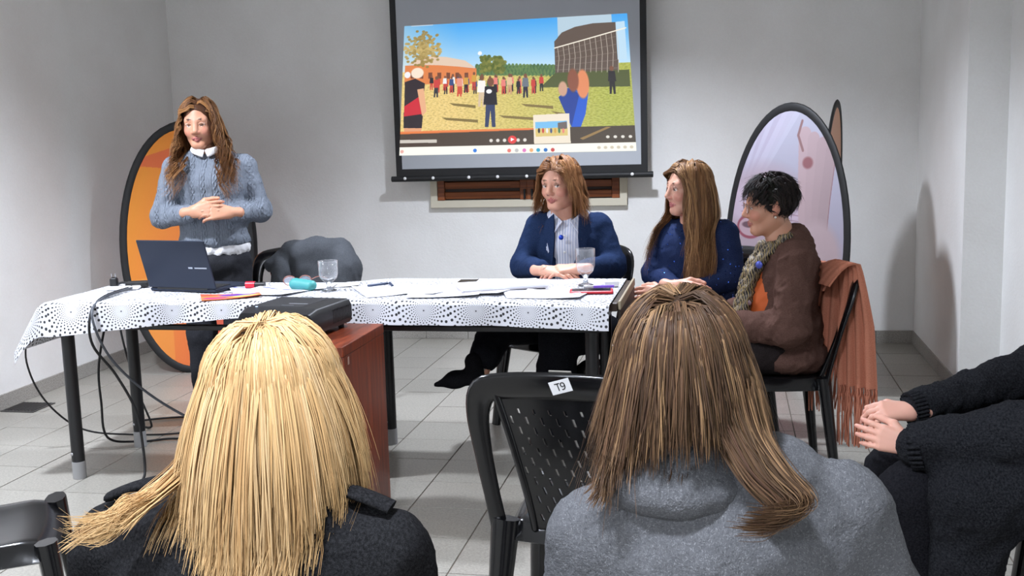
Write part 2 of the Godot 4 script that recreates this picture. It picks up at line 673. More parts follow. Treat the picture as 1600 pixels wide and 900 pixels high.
func grain_image(ca: Color, cb: Color, sd: int) -> Image:
	var nz := FastNoiseLite.new()
	nz.seed = sd
	nz.frequency = 0.02
	var im := Image.create(256, 256, false, Image.FORMAT_RGB8)
	for y in 256:
		for x in 256:
			var wob := nz.get_noise_2d(x * 0.5, y * 0.5) * 10.0
			var t := 0.5 + 0.5 * nz.get_noise_2d(x * 0.12 + 300.0, y * 6.0 + wob) + 0.35 * nz.get_noise_2d(x * 0.4, y * 22.0)
			im.set_pixel(x, y, ca.lerp(cb, clampf(t, 0.0, 1.0)))
	return im

# a round ceiling lamp: housing, glowing face and the light just below it
func ceiling_lamp(at: Vector3, label: String, energy: float, half_angle: float, c: Color, blur := 0.09) -> void:
	var t := thing("ceiling_light", label, "ceiling light", at, 0.0, "ceiling downlights")
	var b := MB.new()
	b.lathe([Vector2(0.0, 0.0), Vector2(0.15, 0.0), Vector2(0.15, -0.03), Vector2(0.12, -0.04), Vector2(0.115, -0.02), Vector2(0.0, -0.018)], 32)
	obj("housing", b.mesh(), M.fixture, t)
	var g := MB.new()
	g.lathe([Vector2(0.114, -0.024), Vector2(0.06, -0.026), Vector2(0.0, -0.027)], 32)
	obj("light_diffuser", g.mesh(), M.glow, t)
	var l := SpotLight3D.new()
	l.name = "lamp"
	l.light_energy = energy
	l.light_color = c
	l.spot_range = 30.0
	l.spot_attenuation = 2.0
	l.spot_angle = half_angle
	l.spot_angle_attenuation = 0.6
	l.light_size = blur
	l.shadow_enabled = true
	t.add_child(l)
	l.position = Vector3(0, -0.06, 0)
	l.rotation_degrees.x = -90

# ---------------------------------------------------------------- projection screen
func pq(x: float, y: float) -> Vector2:
	# position inside the projected picture, canvas 960 x 540
	var t := (x - 75.0) / 940.0
	var yt := lerpf(112.0, 57.0, t)
	var yb := lerpf(645.0, 622.0, t)
	return Vector2(t * 960.0, (y - yt) / (yb - yt) * 540.0)

func pd(im: Image, x: float, y: float, rx: float, ry: float, c: Color, soft := 0.3) -> void:
	var q := pq(x, y)
	disc(im, q.x, q.y, rx, ry, c, soft)

func pp(im: Image, pts: Array, c: Color) -> void:
	var o := []
	for p in pts:
		o.append(pq(p[0], p[1]))
	poly(im, o, c)

func figure(im: Image, x: float, y: float, h: float, top: Color, legs: Color, skin := Color(0.75, 0.5, 0.38)) -> void:
	pp(im, [[x - h * 0.09, y - h * 0.48], [x + h * 0.09, y - h * 0.48], [x + h * 0.1, y], [x + h * 0.03, y], [x, y - h * 0.35], [x - h * 0.04, y], [x - h * 0.11, y]], legs)
	pp(im, [[x - h * 0.11, y - h * 0.82], [x + h * 0.11, y - h * 0.82], [x + h * 0.14, y - h * 0.45], [x - h * 0.14, y - h * 0.45]], top)
	pd(im, x, y - h * 0.91, h * 0.065, h * 0.08, skin.darkened(0.35), 0.2)

func picture_image() -> Image:
	var im := Image.create(960, 540, false, Image.FORMAT_RGB8)
	for y in 540:
		var t := y / 540.0
		var c := rgb(70, 165, 238).lerp(rgb(214, 234, 246), clampf(t / 0.42, 0, 1))
		for x in 960:
			im.set_pixel(x, y, c.lerp(rgb(250, 232, 200), clampf(0.35 - x / 700.0, 0, 1)))
	# ground
	var gn := FastNoiseLite.new()
	gn.seed = 8
	gn.frequency = 0.05
	for y in range(190, 540):
		for x in 960:
			var s := x / 960.0
			var g := rgb(236, 206, 128).lerp(rgb(176, 182, 78), clampf(s * 1.5 - 0.35, 0, 1))
			var nn := gn.get_noise_2d(x * 1.2, y * 3.0) * 0.28
			im.set_pixel(x, y, g.lightened(maxf(nn, 0)).darkened(maxf(-nn, 0)))
	# far trees
	for k in 240:
		pd(im, 385 + k * 1.4, 288 + 15 * sin(k * 1.7), 6, 7 + 3 * sin(k * 2.3), rgb(70, 105, 70).lerp(rgb(110, 140, 84), fmod(k * 0.37, 1.0)), 0.4)
	for k in 150:
		pd(im, 462 + 56 * sin(k * 2.1) * sqrt(fmod(k * 0.37, 1.0)), 266 + 34 * cos(k * 1.3) * sqrt(fmod(k * 0.73, 1.0)), 7, 6, rgb(84, 100, 44).lerp(rgb(140, 140, 70), fmod(k * 0.61, 1.0)), 0.4)
	# brick hall with a pale vaulted roof
	pp(im, [[85, 272], [230, 268], [388, 282], [388, 345], [85, 350]], rgb(224, 132, 76))
	pp(im, [[95, 268], [170, 232], [260, 236], [340, 250], [385, 280], [230, 270]], rgb(226, 200, 178))
	for k in 7:
		pp(im, [[110 + k * 38, 300], [126 + k * 38, 300], [126 + k * 38, 325], [110 + k * 38, 325]], rgb(120, 70, 52))
	# foliage on the left
	for k in 260:
		var a := k * 2.4
		pd(im, 150 + 85 * sin(a) * fmod(k * 0.43, 1.0) + 10, 205 + 75 * cos(a * 1.3) * fmod(k * 0.71, 1.0), 5.5, 4.0, rgb(150, 128, 70).lerp(rgb(206, 180, 116), fmod(k * 0.29, 1.0)), 0.5)
	# pale tower and round dark building with a net in front
	pp(im, [[728, 70], [950, 58], [950, 180], [728, 190]], rgb(182, 205, 220))
	pp(im, [[712, 330], [712, 172], [745, 135], [800, 112], [870, 98], [968, 92], [968, 300], [968, 345]], rgb(98, 84, 76))
	pp(im, [[965, 92], [1002, 88], [1002, 245], [965, 245]], rgb(190, 220, 240))
	pp(im, [[712, 300], [1008, 285], [1008, 355], [650, 360]], rgb(84, 92, 52))
	stroke(im, [pq(712, 198), pq(1005, 115)], 3.0, rgb(246, 238, 222))
	for k in 12:
		var x0 := 725.0 + k * 22.0
		stroke(im, [pq(x0, 196 - k * 6), pq(x0 + 4, 240 - k * 3), pq(x0 - 3, 296)], 1.3, rgb(214, 204, 190))
	for k in 5:
		stroke(im, [pq(716, 215 + k * 18), pq(962, 150 + k * 32)], 0.8, rgb(160, 150, 140))
	# crowd
	var cols := [rgb(40, 40, 48), rgb(200, 70, 60), rgb(235, 235, 235), rgb(60, 80, 130), rgb(210, 160, 70), rgb(60, 120, 80), rgb(230, 130, 120)]
	for k in 30:
		var xx := 200.0 + fmod(k * 61.0, 460.0)
		figure(im, xx, 372 + fmod(k * 17.0, 18.0), 62 + fmod(k * 7.0, 16.0), cols[k % 7], cols[(k * 3 + 1) % 2])
	figure(im, 590, 402, 100, rgb(110, 120, 130), rgb(40, 44, 60))
	figure(im, 525, 388, 86, rgb(225, 190, 150), rgb(200, 160, 120))
	figure(im, 318, 398, 92, rgb(230, 150, 130), rgb(210, 80, 60))
	figure(im, 220, 402, 88, rgb(205, 70, 66), rgb(60, 60, 66))
	figure(im, 938, 386, 116, rgb(44, 40, 44), rgb(40, 36, 40))
	# shadows lying in the pictured grass
	for q in [[275, 430, 110], [245, 490, 150], [480, 480, 150], [570, 432, 130], [690, 462, 60]]:
		pp(im, [[q[0], q[1] - 5], [q[0] + q[2], q[1] + 4], [q[0] + q[2], q[1] + 16], [q[0] + 20, q[1] + 6]], rgb(130, 112, 62))
	# walker with a dark shirt
	figure(im, 410, 440, 132, rgb(245, 240, 236), rgb(214, 190, 160))
	figure(im, 446, 524, 205, rgb(34, 30, 38), rgb(50, 62, 98))
	pd(im, 440, 376, 12, 9, rgb(240, 240, 240), 0.1)
	# person in a red and black shirt at the left edge
	pp(im, [[86, 480], [165, 480], [160, 600], [112, 610], [92, 560]], rgb(226, 160, 120))
	pp(im, [[86, 465], [168, 465], [164, 530], [88, 530]], rgb(44, 34, 40))
	pp(im, [[88, 395], [166, 350], [172, 470], [88, 482]], rgb(206, 44, 58))
	pp(im, [[86, 340], [130, 325], [172, 345], [170, 385], [88, 440]], rgb(50, 40, 46))
	pp(im, [[140, 370], [168, 365], [182, 460], [164, 480]], rgb(232, 176, 136))
	pd(im, 138, 302, 25, 20, rgb(244, 226, 206), 0.2)
	pd(im, 96, 310, 12, 12, rgb(240, 240, 244), 0.2)
	# person in blue with long reddish hair
	pp(im, [[722, 400], [760, 360], [842, 380], [826, 470], [806, 522], [770, 525], [745, 460]], rgb(36, 92, 206))
	pp(im, [[722, 400], [760, 362], [806, 385], [770, 520], [745, 460]], rgb(30, 62, 150))
	pd(im, 820, 345, 24, 52, rgb(226, 140, 96), 0.2)
	pd(im, 782, 330, 20, 40, rgb(140, 84, 64), 0.3)
	pd(im, 740, 365, 16, 26, rgb(206, 160, 136), 0.3)
	pd(im, 402, 220, 9, 8, rgb(240, 244, 248), 0.1)
	# kerb line and dark player strip
	pp(im, [[75, 545], [1030, 515], [1036, 590], [70, 612]], Color(0.25, 0.2, 0.17, 0.93))
	pp(im, [[75, 545], [470, 532], [620, 527], [620, 535], [75, 556]], rgb(224, 120, 60))
	pp(im, [[800, 570], [905, 522], [925, 522], [812, 576]], rgb(150, 120, 70))
	stroke(im, [pq(75, 548), pq(612, 530)], 1.5, rgb(250, 150, 90))
	pp(im, [[72, 580], [228, 577], [228, 590], [72, 594]], Color(0.9, 0.88, 0.84, 0.85))
	for k in 6:
		pd(im, 448 + k * 27, 580 - k * 0.6, 6, 6, rgb(225, 220, 214), 0.4)
	pd(im, 533, 576, 17, 16, rgb(226, 62, 60), 0.1)
	pp(im, [[527, 568], [542, 575], [527, 584]], rgb(255, 255, 255))
	for k in 5:
		pd(im, 908 + k * 29, 563 - k * 0.5, 6, 5, rgb(226, 222, 214), 0.4)
	# preview pop-up
	pp(im, [[618, 474], [762, 466], [764, 590], [620, 594]], rgb(238, 226, 206))
	pp(im, [[626, 503], [752, 497], [753, 530], [627, 536]], rgb(120, 190, 236))
	pp(im, [[626, 530], [753, 524], [754, 558], [627, 564]], rgb(220, 196, 120))
	pp(im, [[715, 506], [752, 500], [752, 530], [715, 532]], rgb(110, 100, 96))
	for k in 7:
		pd(im, 640 + k * 16, 538, 4, 9, cols[k], 0.3)
	# task bar
	pp(im, [[60, 611], [1045, 585], [1045, 640], [60, 660]], rgb(252, 248, 236))
	var ic := [rgb(40, 120, 220), rgb(230, 120, 110), rgb(190, 190, 190), rgb(220, 120, 190), rgb(236, 170, 110), rgb(40, 160, 200), rgb(30, 110, 190), rgb(200, 70, 70)]
	var ix := [383, 520, 550, 580, 608, 635, 664, 692]
	for k in 8:
		pd(im, ix[k], 622 - k * 0.6, 7, 7, ic[k], 0.2)
	for k in 7:
		pd(im, 872 + k * 25, 608 - k * 0.6, 6, 5, rgb(206, 196, 176), 0.4)
	pd(im, 85, 628, 6, 6, rgb(230, 170, 160), 0.4)
	# title strip
	pp(im, [[105, 100], [200, 95], [200, 108], [105, 113]], Color(0.85, 0.86, 0.9, 0.8))
	return im

func screen() -> void:
	var z := -7.05
	var t := thing("projection_screen", "pull-down projection screen with black border showing a sunny sports field", "projection screen", Vector3(-1.345, 1.117, z))
	var o := Vector3(-1.345, 1.117, z)
	var fab := mat(rgb(176, 180, 186), 0.85)
	var xl := -2.182
	var xr := -0.502
	var b := MB.new()
	b.box(Transform3D(Basis.IDENTITY, Vector3((xl + xr) / 2, 1.79, z) - o), Vector3(xr - xl - 0.06, 1.27, 0.003), 0.001)
	obj("screen_fabric", b.mesh(), fab, t)
	var bk := mat(rgb(20, 20, 22), 0.6)
	for q in [[Vector3(xl + 0.02, 1.78, z), Vector3(0.042, 1.3, 0.006)], [Vector3(xr - 0.02, 1.78, z), Vector3(0.042, 1.3, 0.006)], [Vector3((xl + xr) / 2, 1.155, z), Vector3(xr - xl, 0.055, 0.0062)], [Vector3((xl + xr) / 2, 2.44, z), Vector3(xr - xl, 0.06, 0.0062)]]:
		boxo("border", q[0] - o, q[1], bk, t, 0.001)
	tubeo("bottom_bar", [Vector3(xl - 0.035, 1.117, z) - o, Vector3(xr + 0.035, 1.117, z) - o], 0.019, bk, t, 12)
	for k in 6:
		var c := MB.new()
		var xx: float = [-2.12, -1.925, -1.68, -1.485, -1.29, -0.60][k]
		c.lathe([Vector2(0, 0.006), Vector2(0.009, 0.004), Vector2(0.011, 0.0)], 10, Transform3D(Basis(Vector3.RIGHT, PI / 2), Vector3(xx, 1.121, z + 0.019) - o))
		obj("stud", c.mesh(), M.white, t)
	boxo("roller_case", Vector3((xl + xr) / 2, 2.52, z) - o, Vector3(xr - xl + 0.12, 0.1, 0.1), M.white, t, 0.01)
	# picture thrown on the fabric by the projector
	var pm := mat(rgb(60, 60, 60), 0.9)
	pm.emission_enabled = true
	pm.emission = Color.WHITE
	pm.emission_operator = BaseMaterial3D.EMISSION_OP_MULTIPLY
	pm.emission_texture = tex(picture_image())
	pm.emission_energy_multiplier = 0.95
	var p := MB.new()
	var zz := z + 0.0035
	var qd := [Vector3(-2.085, 2.118, zz) - o, Vector3(-0.621, 2.132, zz) - o, Vector3(-0.572, 1.268, zz) - o, Vector3(-2.157, 1.274, zz) - o]
	var pts := []
	var uvs := []
	for j in 9:
		for i in 13:
			var u := i / 12.0
			var v := j / 8.0
			pts.append(qd[0].lerp(qd[1], u).lerp(qd[3].lerp(qd[2], u), v))
			uvs.append(Vector2(u, v))
	p.sheet(pts, 13, 9, 0.0, uvs)
	var po := obj("projected_picture", p.mesh(), pm, t)
	po.set_meta("label", "projected video frame of people on a grass field")

# ---------------------------------------------------------------- tables and cloth
func dots_image() -> Image:
	var im := Image.create(512, 512, false, Image.FORMAT_RGB8)
	im.fill(rgb(214, 215, 221))
	var c := Vector2(256, 256)
	disc(im, 256, 256, 9, 9, rgb(90, 90, 96), 0.1)
	var r := 16.0
	var k := 0
	while r < 350.0:
		var nd := 24
		var dr := r * 0.058
		for i in nd:
			var a := TAU * (i + 0.5 * (k % 2)) / nd + r * 0.0012
			var p := c + Vector2(cos(a), sin(a)) * r
			if p.x > -8 and p.y > -8 and p.x < 520 and p.y < 520:
				disc(im, p.x, p.y, maxf(dr, 1.2), maxf(dr, 1.2), rgb(30, 30, 34) if r > 60 else rgb(70, 70, 78), 0.0)
		r *= 1.2
		k += 1
	return im

func lut(x: float, a: Array) -> float:
	for i in a.size() - 1:
		if x <= a[i + 1][0]:
			return lerpf(a[i][1], a[i + 1][1], clampf((x - a[i][0]) / (a[i + 1][0] - a[i][0]), 0, 1))
	return a[-1][1]

func cloth_front(x: float) -> float:
	return lut(x, [[-2.85, -3.985], [-2.2, -4.05], [-1.6, -4.1], [-0.9, -4.07], [-0.4, -3.99]])

func table(called_label: String, x0: float, x1: float, z0: float, z1: float, legs: Array) -> Node3D:
	var o := Vector3((x0 + x1) / 2, 0, (z0 + z1) / 2)
	var t := thing("folding_table", called_label, "table", o)
	var w := x1 - x0
	var d := z1 - z0
	boxo("tabletop", Vector3(0, 0.74, 0), Vector3(w, 0.034, d), mat(rgb(60, 46, 36), 0.5), t, 0.006)
	for sg in [-1, 1]:
		boxo("rail", Vector3(0, 0.645, sg * (d / 2 - 0.045)), Vector3(w - 0.1, 0.022, 0.03), M.black_paint, t, 0.004)
		boxo("cross_rail", Vector3(sg * (w / 2 - 0.09), 0.647, 0), Vector3(0.03, 0.025, d - 0.14), M.black_paint, t, 0.004)
	for l in legs:
		var lx: float = l[0] - o.x
		var lz: float = l[1] - o.z
		var tx: float = lx + (0.0 if l.size() < 3 else l[2])
		var lg := tubeo("leg", [Vector3(tx, 0.735, lz), Vector3(lx, 0.05, lz)], 0.027, M.black_paint, t, 14)
		tubeo("foot", [Vector3(lx, 0.075, lz), Vector3(lx, 0.0, lz)], 0.0285, M.grey_foot, lg, 14)
		var bs := MB.new()
		bs.lathe([Vector2(0.0, 0.004), Vector2(0.006, 0.002), Vector2(0.007, 0.0)], 8, Transform3D(Basis(Vector3.RIGHT, PI / 2), Vector3(lx - 0.012, 0.11, lz + 0.024)))
		obj("rivet", bs.mesh(), M.steel, lg)
	return t

func tables() -> void:
	var legs_a := [[-2.721, -4.04], [-2.707, -4.512], [-1.62, -4.12], [-1.62, -4.51]]
	table("left half of the long table, black legs with grey feet", -2.785, -1.545, -4.58, -4.075, legs_a)
	var tb := table("right half of the long table, bare dark edge at its end", -1.54, -0.41, -4.72, -4.1, [[-1.545 + 0.02, -4.67], [-1.49, -4.16], [-0.52, -4.16], [-0.52, -4.64]])
	# pale edging and dark end of the tabletop, left bare by the cloth
	boxo("edge_trim", Vector3(0.572, 0.749, 0), Vector3(0.012, 0.036, 0.64), mat(rgb(170, 156, 132), 0.5), tb, 0.004)
	boxo("end_panel", Vector3(0.57, 0.695, 0), Vector3(0.014, 0.07, 0.62), mat(rgb(46, 34, 27), 0.5), tb, 0.003)
	# cloth
	var cm := mat(rgb(255, 255, 255), 0.5)
	cm.albedo_texture = tex(dots_image())
	var nz := FastNoiseLite.new()
	nz.seed = 4
	nz.frequency = 2.2
	var pts := []
	var uvs := []
	var nu := 132
	var nv := 40
	for j in nv:
		for i in nu:
			var x := -3.03 + 2.598 * i / (nu - 1)
			var zf := cloth_front(maxf(x, -2.8))
			var zb: float = lut(x, [[-2.8, -4.6], [-1.7, -4.62], [-1.5, -4.735], [-0.4, -4.735]])
			var drop: float = lut(x, [[-3.03, 0.15], [-2.75, 0.145], [-2.3, 0.105], [-1.95, 0.075], [-1.62, 0.095], [-1.4, 0.1], [-0.43, 0.1]])
			var dl := maxf(0.0, -2.79 - x)
			# path across: back hang 0.08, top, front hang
			var width := zf - zb
			var s := -0.1 + (width + 0.1 + drop) * j / (nv - 1)
			if j > nv - 14:
				s = width + (drop + 0.03) * (j - (nv - 14)) / 13.0 - 0.03
			else:
				s = -0.1 + (width + 0.07) * j / (nv - 14)
			var over := 0.0
			var zz := zb + s
			if s > width:
				over = s - width
				zz = zf
			elif s < 0.0:
				over = -s
				zz = zb
			var hang := over
			var p := Vector3(x, 0.762, zz)
			if dl > 0.0:
				hang = sqrt(over * over + dl * dl * 0.8)
				p.x = -2.79 - dl * 0.55
			p.y = 0.762 - hang + 0.012 * (1.0 - exp(-hang * 60.0))
			if over > 0.0 and s > width:
				p.z += 0.016 + 0.05 * dl + over * 0.12 + 0.014 * sin(x * 9.0) * over * 6.0 + 0.01 * sin(x * 23.0) * over * 5.0
			elif over > 0.0:
				p.z -= 0.012
			else:
				p.y += 0.0025 + 0.0025 * nz.get_noise_2d(x * 1.2, zz * 1.2)
			pts.append(p)
			uvs.append(Vector2(x / 0.212 + 0.02, (s - width - 0.042) / 0.212 + 0.5))
	var b := MB.new()
	b.sheet(pts, nu, nv, 0.0016, uvs)
	var o := obj("tablecloth", b.mesh(), cm)
	tag(o, "white oilcloth with swirls of black dots over the long table", "tablecloth")

# ---------------------------------------------------------------- things on the table
func paper(label: String, at: Vector3, turn: float, s: Vector2, m: Material, called := "paper_sheet", th := 0.0012, curl := 0.004, cat := "paper", grp := "") -> void:
	var pts := []
	var uvs := []
	for j in 7:
		for i in 7:
			var u := i / 6.0 - 0.5
			var v := j / 6.0 - 0.5
			pts.append(Vector3(u * s.x, th / 2 + curl * (u * u + v * u) * 4.0, v * s.y))
			uvs.append(Vector2(u + 0.5, v + 0.5))
	var b := MB.new()
	b.sheet(pts, 7, 7, th, uvs)
	var o := obj(called, b.mesh(), m)
	o.position = at
	o.rotation.y = turn
	tag(o, label, cat, grp)

func glass(label: String, at: Vector3, hgt: float, rad: float, fill: float) -> void:
	var t := thing("water_glass", label, "glass", at)
	var gm := mat(Color(0.97, 0.98, 1.0, 0.03), 0.02)
	gm.transparency = BaseMaterial3D.TRANSPARENCY_ALPHA
	var y0 := hgt * 0.32
	var b := MB.new()
	b.lathe([Vector2(0.0, 0.0), Vector2(rad * 0.78, 0.0), Vector2(rad * 0.8, 0.004), Vector2(rad * 0.3, 0.012), Vector2(rad * 0.2, y0 * 0.55), Vector2(rad * 0.34, y0 * 0.85), Vector2(rad * 0.8, y0 + 0.012), Vector2(rad * 0.97, hgt * 0.55), Vector2(rad, hgt), Vector2(rad * 0.95, hgt), Vector2(rad * 0.92, hgt * 0.55), Vector2(rad * 0.74, y0 + 0.014), Vector2(0.0, y0 + 0.004)], 32)
	obj("bowl", b.mesh(), gm, t)
	var solid := mat(Color(1, 1, 1), 0.02)
	solid.refraction_enabled = true
	solid.refraction_scale = 0.05
	solid.transparency = BaseMaterial3D.TRANSPARENCY_ALPHA
	solid.albedo_color = Color(0.95, 0.97, 1.0, 0.02)
	var st := MB.new()
	st.lathe([Vector2(0.0, 0.001), Vector2(rad * 0.76, 0.001), Vector2(rad * 0.78, 0.0035), Vector2(rad * 0.28, 0.011), Vector2(rad * 0.18, y0 * 0.55), Vector2(rad * 0.3, y0 * 0.84), Vector2(0.0, y0)], 32)
	obj("stem", st.mesh(), solid, t)
	var wm := mat(Color(0.85, 0.9, 0.95, 0.05), 0.02)
	wm.transparency = BaseMaterial3D.TRANSPARENCY_ALPHA
	var wb := MB.new()
	var fy := lerpf(y0, hgt, fill)
	wb.lathe([Vector2(0.0, y0 + 0.005), Vector2(rad * 0.73, y0 + 0.015), Vector2(rad * 0.9, minf(fy, hgt * 0.55)), Vector2(rad * 0.92, fy), Vector2(0.0, fy)], 32)
	obj("water", wb.mesh(), wm, t)
	var rim := MB.new()
	var ring := []
	for k in 25:
		ring.append(Vector3(cos(TAU * k / 24) * rad * 0.975, hgt, sin(TAU * k / 24) * rad * 0.975))
	rim.tube(ring, 0.0012, 5, Color.WHITE, false)
	obj("rim", rim.mesh(), gm, t)

func art_leaflet() -> Image:
	var im := Image.create(128, 128, false, Image.FORMAT_RGB8)
	im.fill(rgb(226, 84, 60))
	poly(im, [Vector2(0, 60), Vector2(60, 30), Vector2(128, 70), Vector2(128, 128), Vector2(0, 128)], rgb(240, 130, 70))
	disc(im, 80, 40, 36, 26, rgb(90, 60, 160), 0.3)
	disc(im, 96, 90, 26, 22, rgb(236, 190, 110), 0.3)
	disc(im, 30, 96, 24, 20, rgb(206, 60, 110), 0.3)
	return im

func text_rows(rows: int, head: Color, ink: Color) -> Image:
	var im := Image.create(128, 180, false, Image.FORMAT_RGB8)
	im.fill(rgb(233, 234, 240))
	if head.a > 0.0:
		im.fill_rect(Rect2i(10, 8, 108, 18), head)
	var r := RandomNumberGenerator.new()
	r.seed = rows
	for k in rows:
		im.fill_rect(Rect2i(12, 34 + k * 7, 70 + r.randi() % 34, 2), ink)
	return im

func table_things() -> void:
	var Y := 0.767
	# laptop
	var t := thing("laptop", "open dark blue laptop seen from behind its lid", "laptop", Vector3(-2.316, Y, -4.3), -0.17)
	var lm := mat(rgb(26, 36, 54), 0.4, 0.3)
	boxo("base", Vector3(0, 0.009, -0.11), Vector3(0.345, 0.016, 0.235), lm, t, 0.005)
	var kb := boxo("keyboard", Vector3(0, 0.0178, -0.08), Vector3(0.3, 0.002, 0.11), M.black, t, 0.001)
	for r in 5:
		for c in 12:
			boxo("key", Vector3(-0.137 + c * 0.025, 0.0195, -0.122 + r * 0.021), Vector3(0.021, 0.002, 0.017), M.rubber, kb, 0.001)
	var tilt := Basis(Vector3.RIGHT, 0.3)
	var lid := boxo("lid", Vector3(0, 0.018, 0.006) + tilt * Vector3(0, 0.112, 0), Vector3(0.352, 0.224, 0.008), lm, t, 0.004, tilt)
	boxo("logo", Vector3(0.125, 0.018, 0.006) + tilt * Vector3(0, 0.098, 0.0042), Vector3(0.062, 0.006, 0.0008), mat(rgb(170, 176, 186), 0.35, 0.6), lid, 0.0002, tilt)
	boxo("logo", Vector3(0.073, 0.018, 0.006) + tilt * Vector3(0, 0.0985, 0.0042), Vector3(0.022, 0.008, 0.0008), mat(rgb(170, 176, 186), 0.35, 0.6), lid, 0.0002, tilt)
	boxo("display", Vector3(0, 0.018, 0.006) + tilt * Vector3(0, 0.114, -0.0045), Vector3(0.33, 0.19, 0.001), M.black_gloss, lid, 0.0004, tilt)
	tubeo("hinge", [Vector3(-0.13, 0.016, 0.004), Vector3(0.13, 0.016, 0.004)], 0.007, M.black, t, 8)
	# power adapter with plug on the table
	var ad := thing("power_adapter", "black power adapter and plug at the table edge beside the laptop", "adapter", Vector3(-2.66, Y, -4.42), 0.3)
	boxo("brick", Vector3(0.05, 0.014, 0), Vector3(0.1, 0.028, 0.05), M.rubber, ad, 0.006)
	boxo("plug", Vector3(-0.05, 0.026, 0.01), Vector3(0.034, 0.05, 0.034), M.black, ad, 0.008)
	for s in [-1, 1]:
		tubeo("prong", [Vector3(-0.05 + s * 0.008, 0.05, 0.01), Vector3(-0.05 + s * 0.008, 0.068, 0.01)], 0.0025, M.steel, ad, 6)
	boxo("case", Vector3(0.0, 0.006, 0.05), Vector3(0.14, 0.012, 0.06), M.white, ad, 0.004)
	# papers, leaflet, stationery
	var plain: Material = M.paper
	var blue := mat(Color.WHITE, 0.8)
	blue.albedo_texture = tex(text_rows(17, rgb(92, 96, 190), rgb(140, 146, 190)))
	var txt := mat(Color.WHITE, 0.8)
	txt.albedo_texture = tex(text_rows(18, Color(0, 0, 0, 0), rgb(160, 162, 172)))
	var leaf := mat(Color.WHITE, 0.4)
	leaf.albedo_texture = tex(art_leaflet())
	paper("colourful orange and purple leaflet in front of the laptop", Vector3(-2.03, Y + 0.002, -4.16), 0.5, Vector2(0.24, 0.13), leaf, "leaflet", 0.002, 0.004, "leaflet")
	paper("printed sheet with blue heading beside the red marker", Vector3(-2.0, Y, -4.34), 0.55, Vector2(0.2, 0.26), blue)
	paper("white sheet under the spectacles", Vector3(-1.82, Y + 0.002, -4.43), 0.2, Vector2(0.28, 0.2), txt)
	paper("white sheet with a blue edge beside the teal case", Vector3(-1.9, Y + 0.0035, -4.28), -0.3, Vector2(0.26, 0.17), blue)
	paper("grey card behind the left water glass", Vector3(-1.7, Y, -4.5), 0.3, Vector2(0.22, 0.15), mat(rgb(190, 188, 186), 0.7), "card", 0.0012, 0.003, "card")
	paper("loose white sheet under the two pens", Vector3(-1.42, Y + 0.001, -4.33), 0.55, Vector2(0.21, 0.297), plain)
	paper("white sheet in the middle of the table, fanned to the left", Vector3(-1.27, Y + 0.003, -4.34), -0.35, Vector2(0.297, 0.21), plain)
	paper("white sheet lying nearest the table's front edge", Vector3(-1.13, Y + 0.0045, -4.25), 0.12, Vector2(0.297, 0.21), plain)
	paper("printed sheet under the open notebook", Vector3(-1.02, Y + 0.006, -4.33), -0.2, Vector2(0.297, 0.21), txt)
	paper("printed sheet between the notebook and the red phone", Vector3(-0.74, Y + 0.001, -4.28), 0.3, Vector2(0.297, 0.21), txt)
	paper("white sheet left of the red phone", Vector3(-0.68, Y + 0.003, -4.22), -0.1, Vector2(0.26, 0.19), plain)
	var nb := thing("notebook", "open white notebook lying slanted on the papers", "notebook", Vector3(-0.93, Y + 0.01, -4.4), 0.42)
	boxo("page_block", Vector3(0.0, 0.007, 0), Vector3(0.36, 0.012, 0.2), M.paper, nb, 0.002)
	boxo("cover", Vector3(0.0, 0.0, 0), Vector3(0.37, 0.002, 0.21), mat(rgb(196, 190, 196), 0.6), nb, 0.0008)
	# red and black marker
	var mk := thing("marker_pen", "thick marker pen with red cap and black barrel", "marker", Vector3(-2.035, Y + 0.016, -4.4), 0.1)
	tubeo("barrel", [Vector3(0.005, 0, 0), Vector3(0.05, 0, 0)], 0.013, M.black, mk, 14)
	tubeo("cap", [Vector3(-0.035, 0, 0), Vector3(0.006, 0, 0)], 0.016, mat(rgb(214, 30, 52), 0.35), mk, 14)
	# teal case
	var tc := Blob.new()
	tc.cap(Vector3(-0.045, 0.02, 0), Vector3(0.045, 0.017, 0), 0.024, 0.021, 0.01)
	tc.cap(Vector3(-0.045, 0.018, 0.014), Vector3(0.045, 0.016, 0.014), 0.018, 0.016, 0.02)
	var tcb := MB.new()
	tc.mesh_into(tcb, 0.005)
	var tco := obj("spectacle_case", tcb.mesh(), mat(rgb(64, 150, 148), 0.5))
	tco.position = Vector3(-1.79, Y + 0.004, -4.37)
	tco.rotation.y = -0.35
	tag(tco, "small rounded teal case beside the left water glass", "case")
	# spectacles
	var sp := thing("spectacles", "folded-open spectacles with brown rims on the papers", "glasses", Vector3(-1.86, Y + 0.02, -4.47), 0.25)
	var rimm := mat(rgb(150, 96, 84), 0.3)
	var lens := mat(Color(0.8, 0.84, 0.9, 0.25), 0.03)
	lens.transparency = BaseMaterial3D.TRANSPARENCY_ALPHA
	for s in [-1, 1]:
		var ring := []
		for k in 17:
			ring.append(Vector3(s * 0.034 + cos(TAU * k / 16) * 0.027, 0.006 + sin(TAU * k / 16) * 0.021, 0))
		tubeo("rim", ring, 0.0022, rimm, sp, 6)
		var lb := MB.new()
		lb.prism(PackedVector2Array(ring.slice(0, 16).map(func(p): return Vector2(p.x, p.y))), 0.0014, Transform3D.IDENTITY)
		obj("lens", lb.mesh(), lens, sp)
		tubeo("temple", curve([Vector3(s * 0.062, 0.01, 0), Vector3(s * 0.066 + 0.02, 0.012, -0.07), Vector3(s * 0.064 + 0.05, -0.006, -0.13)]), 0.0022, rimm, sp, 6)
	tubeo("bridge", [Vector3(-0.008, 0.01, 0), Vector3(0, 0.013, 0.002), Vector3(0.008, 0.01, 0)], 0.002, rimm, sp, 6)
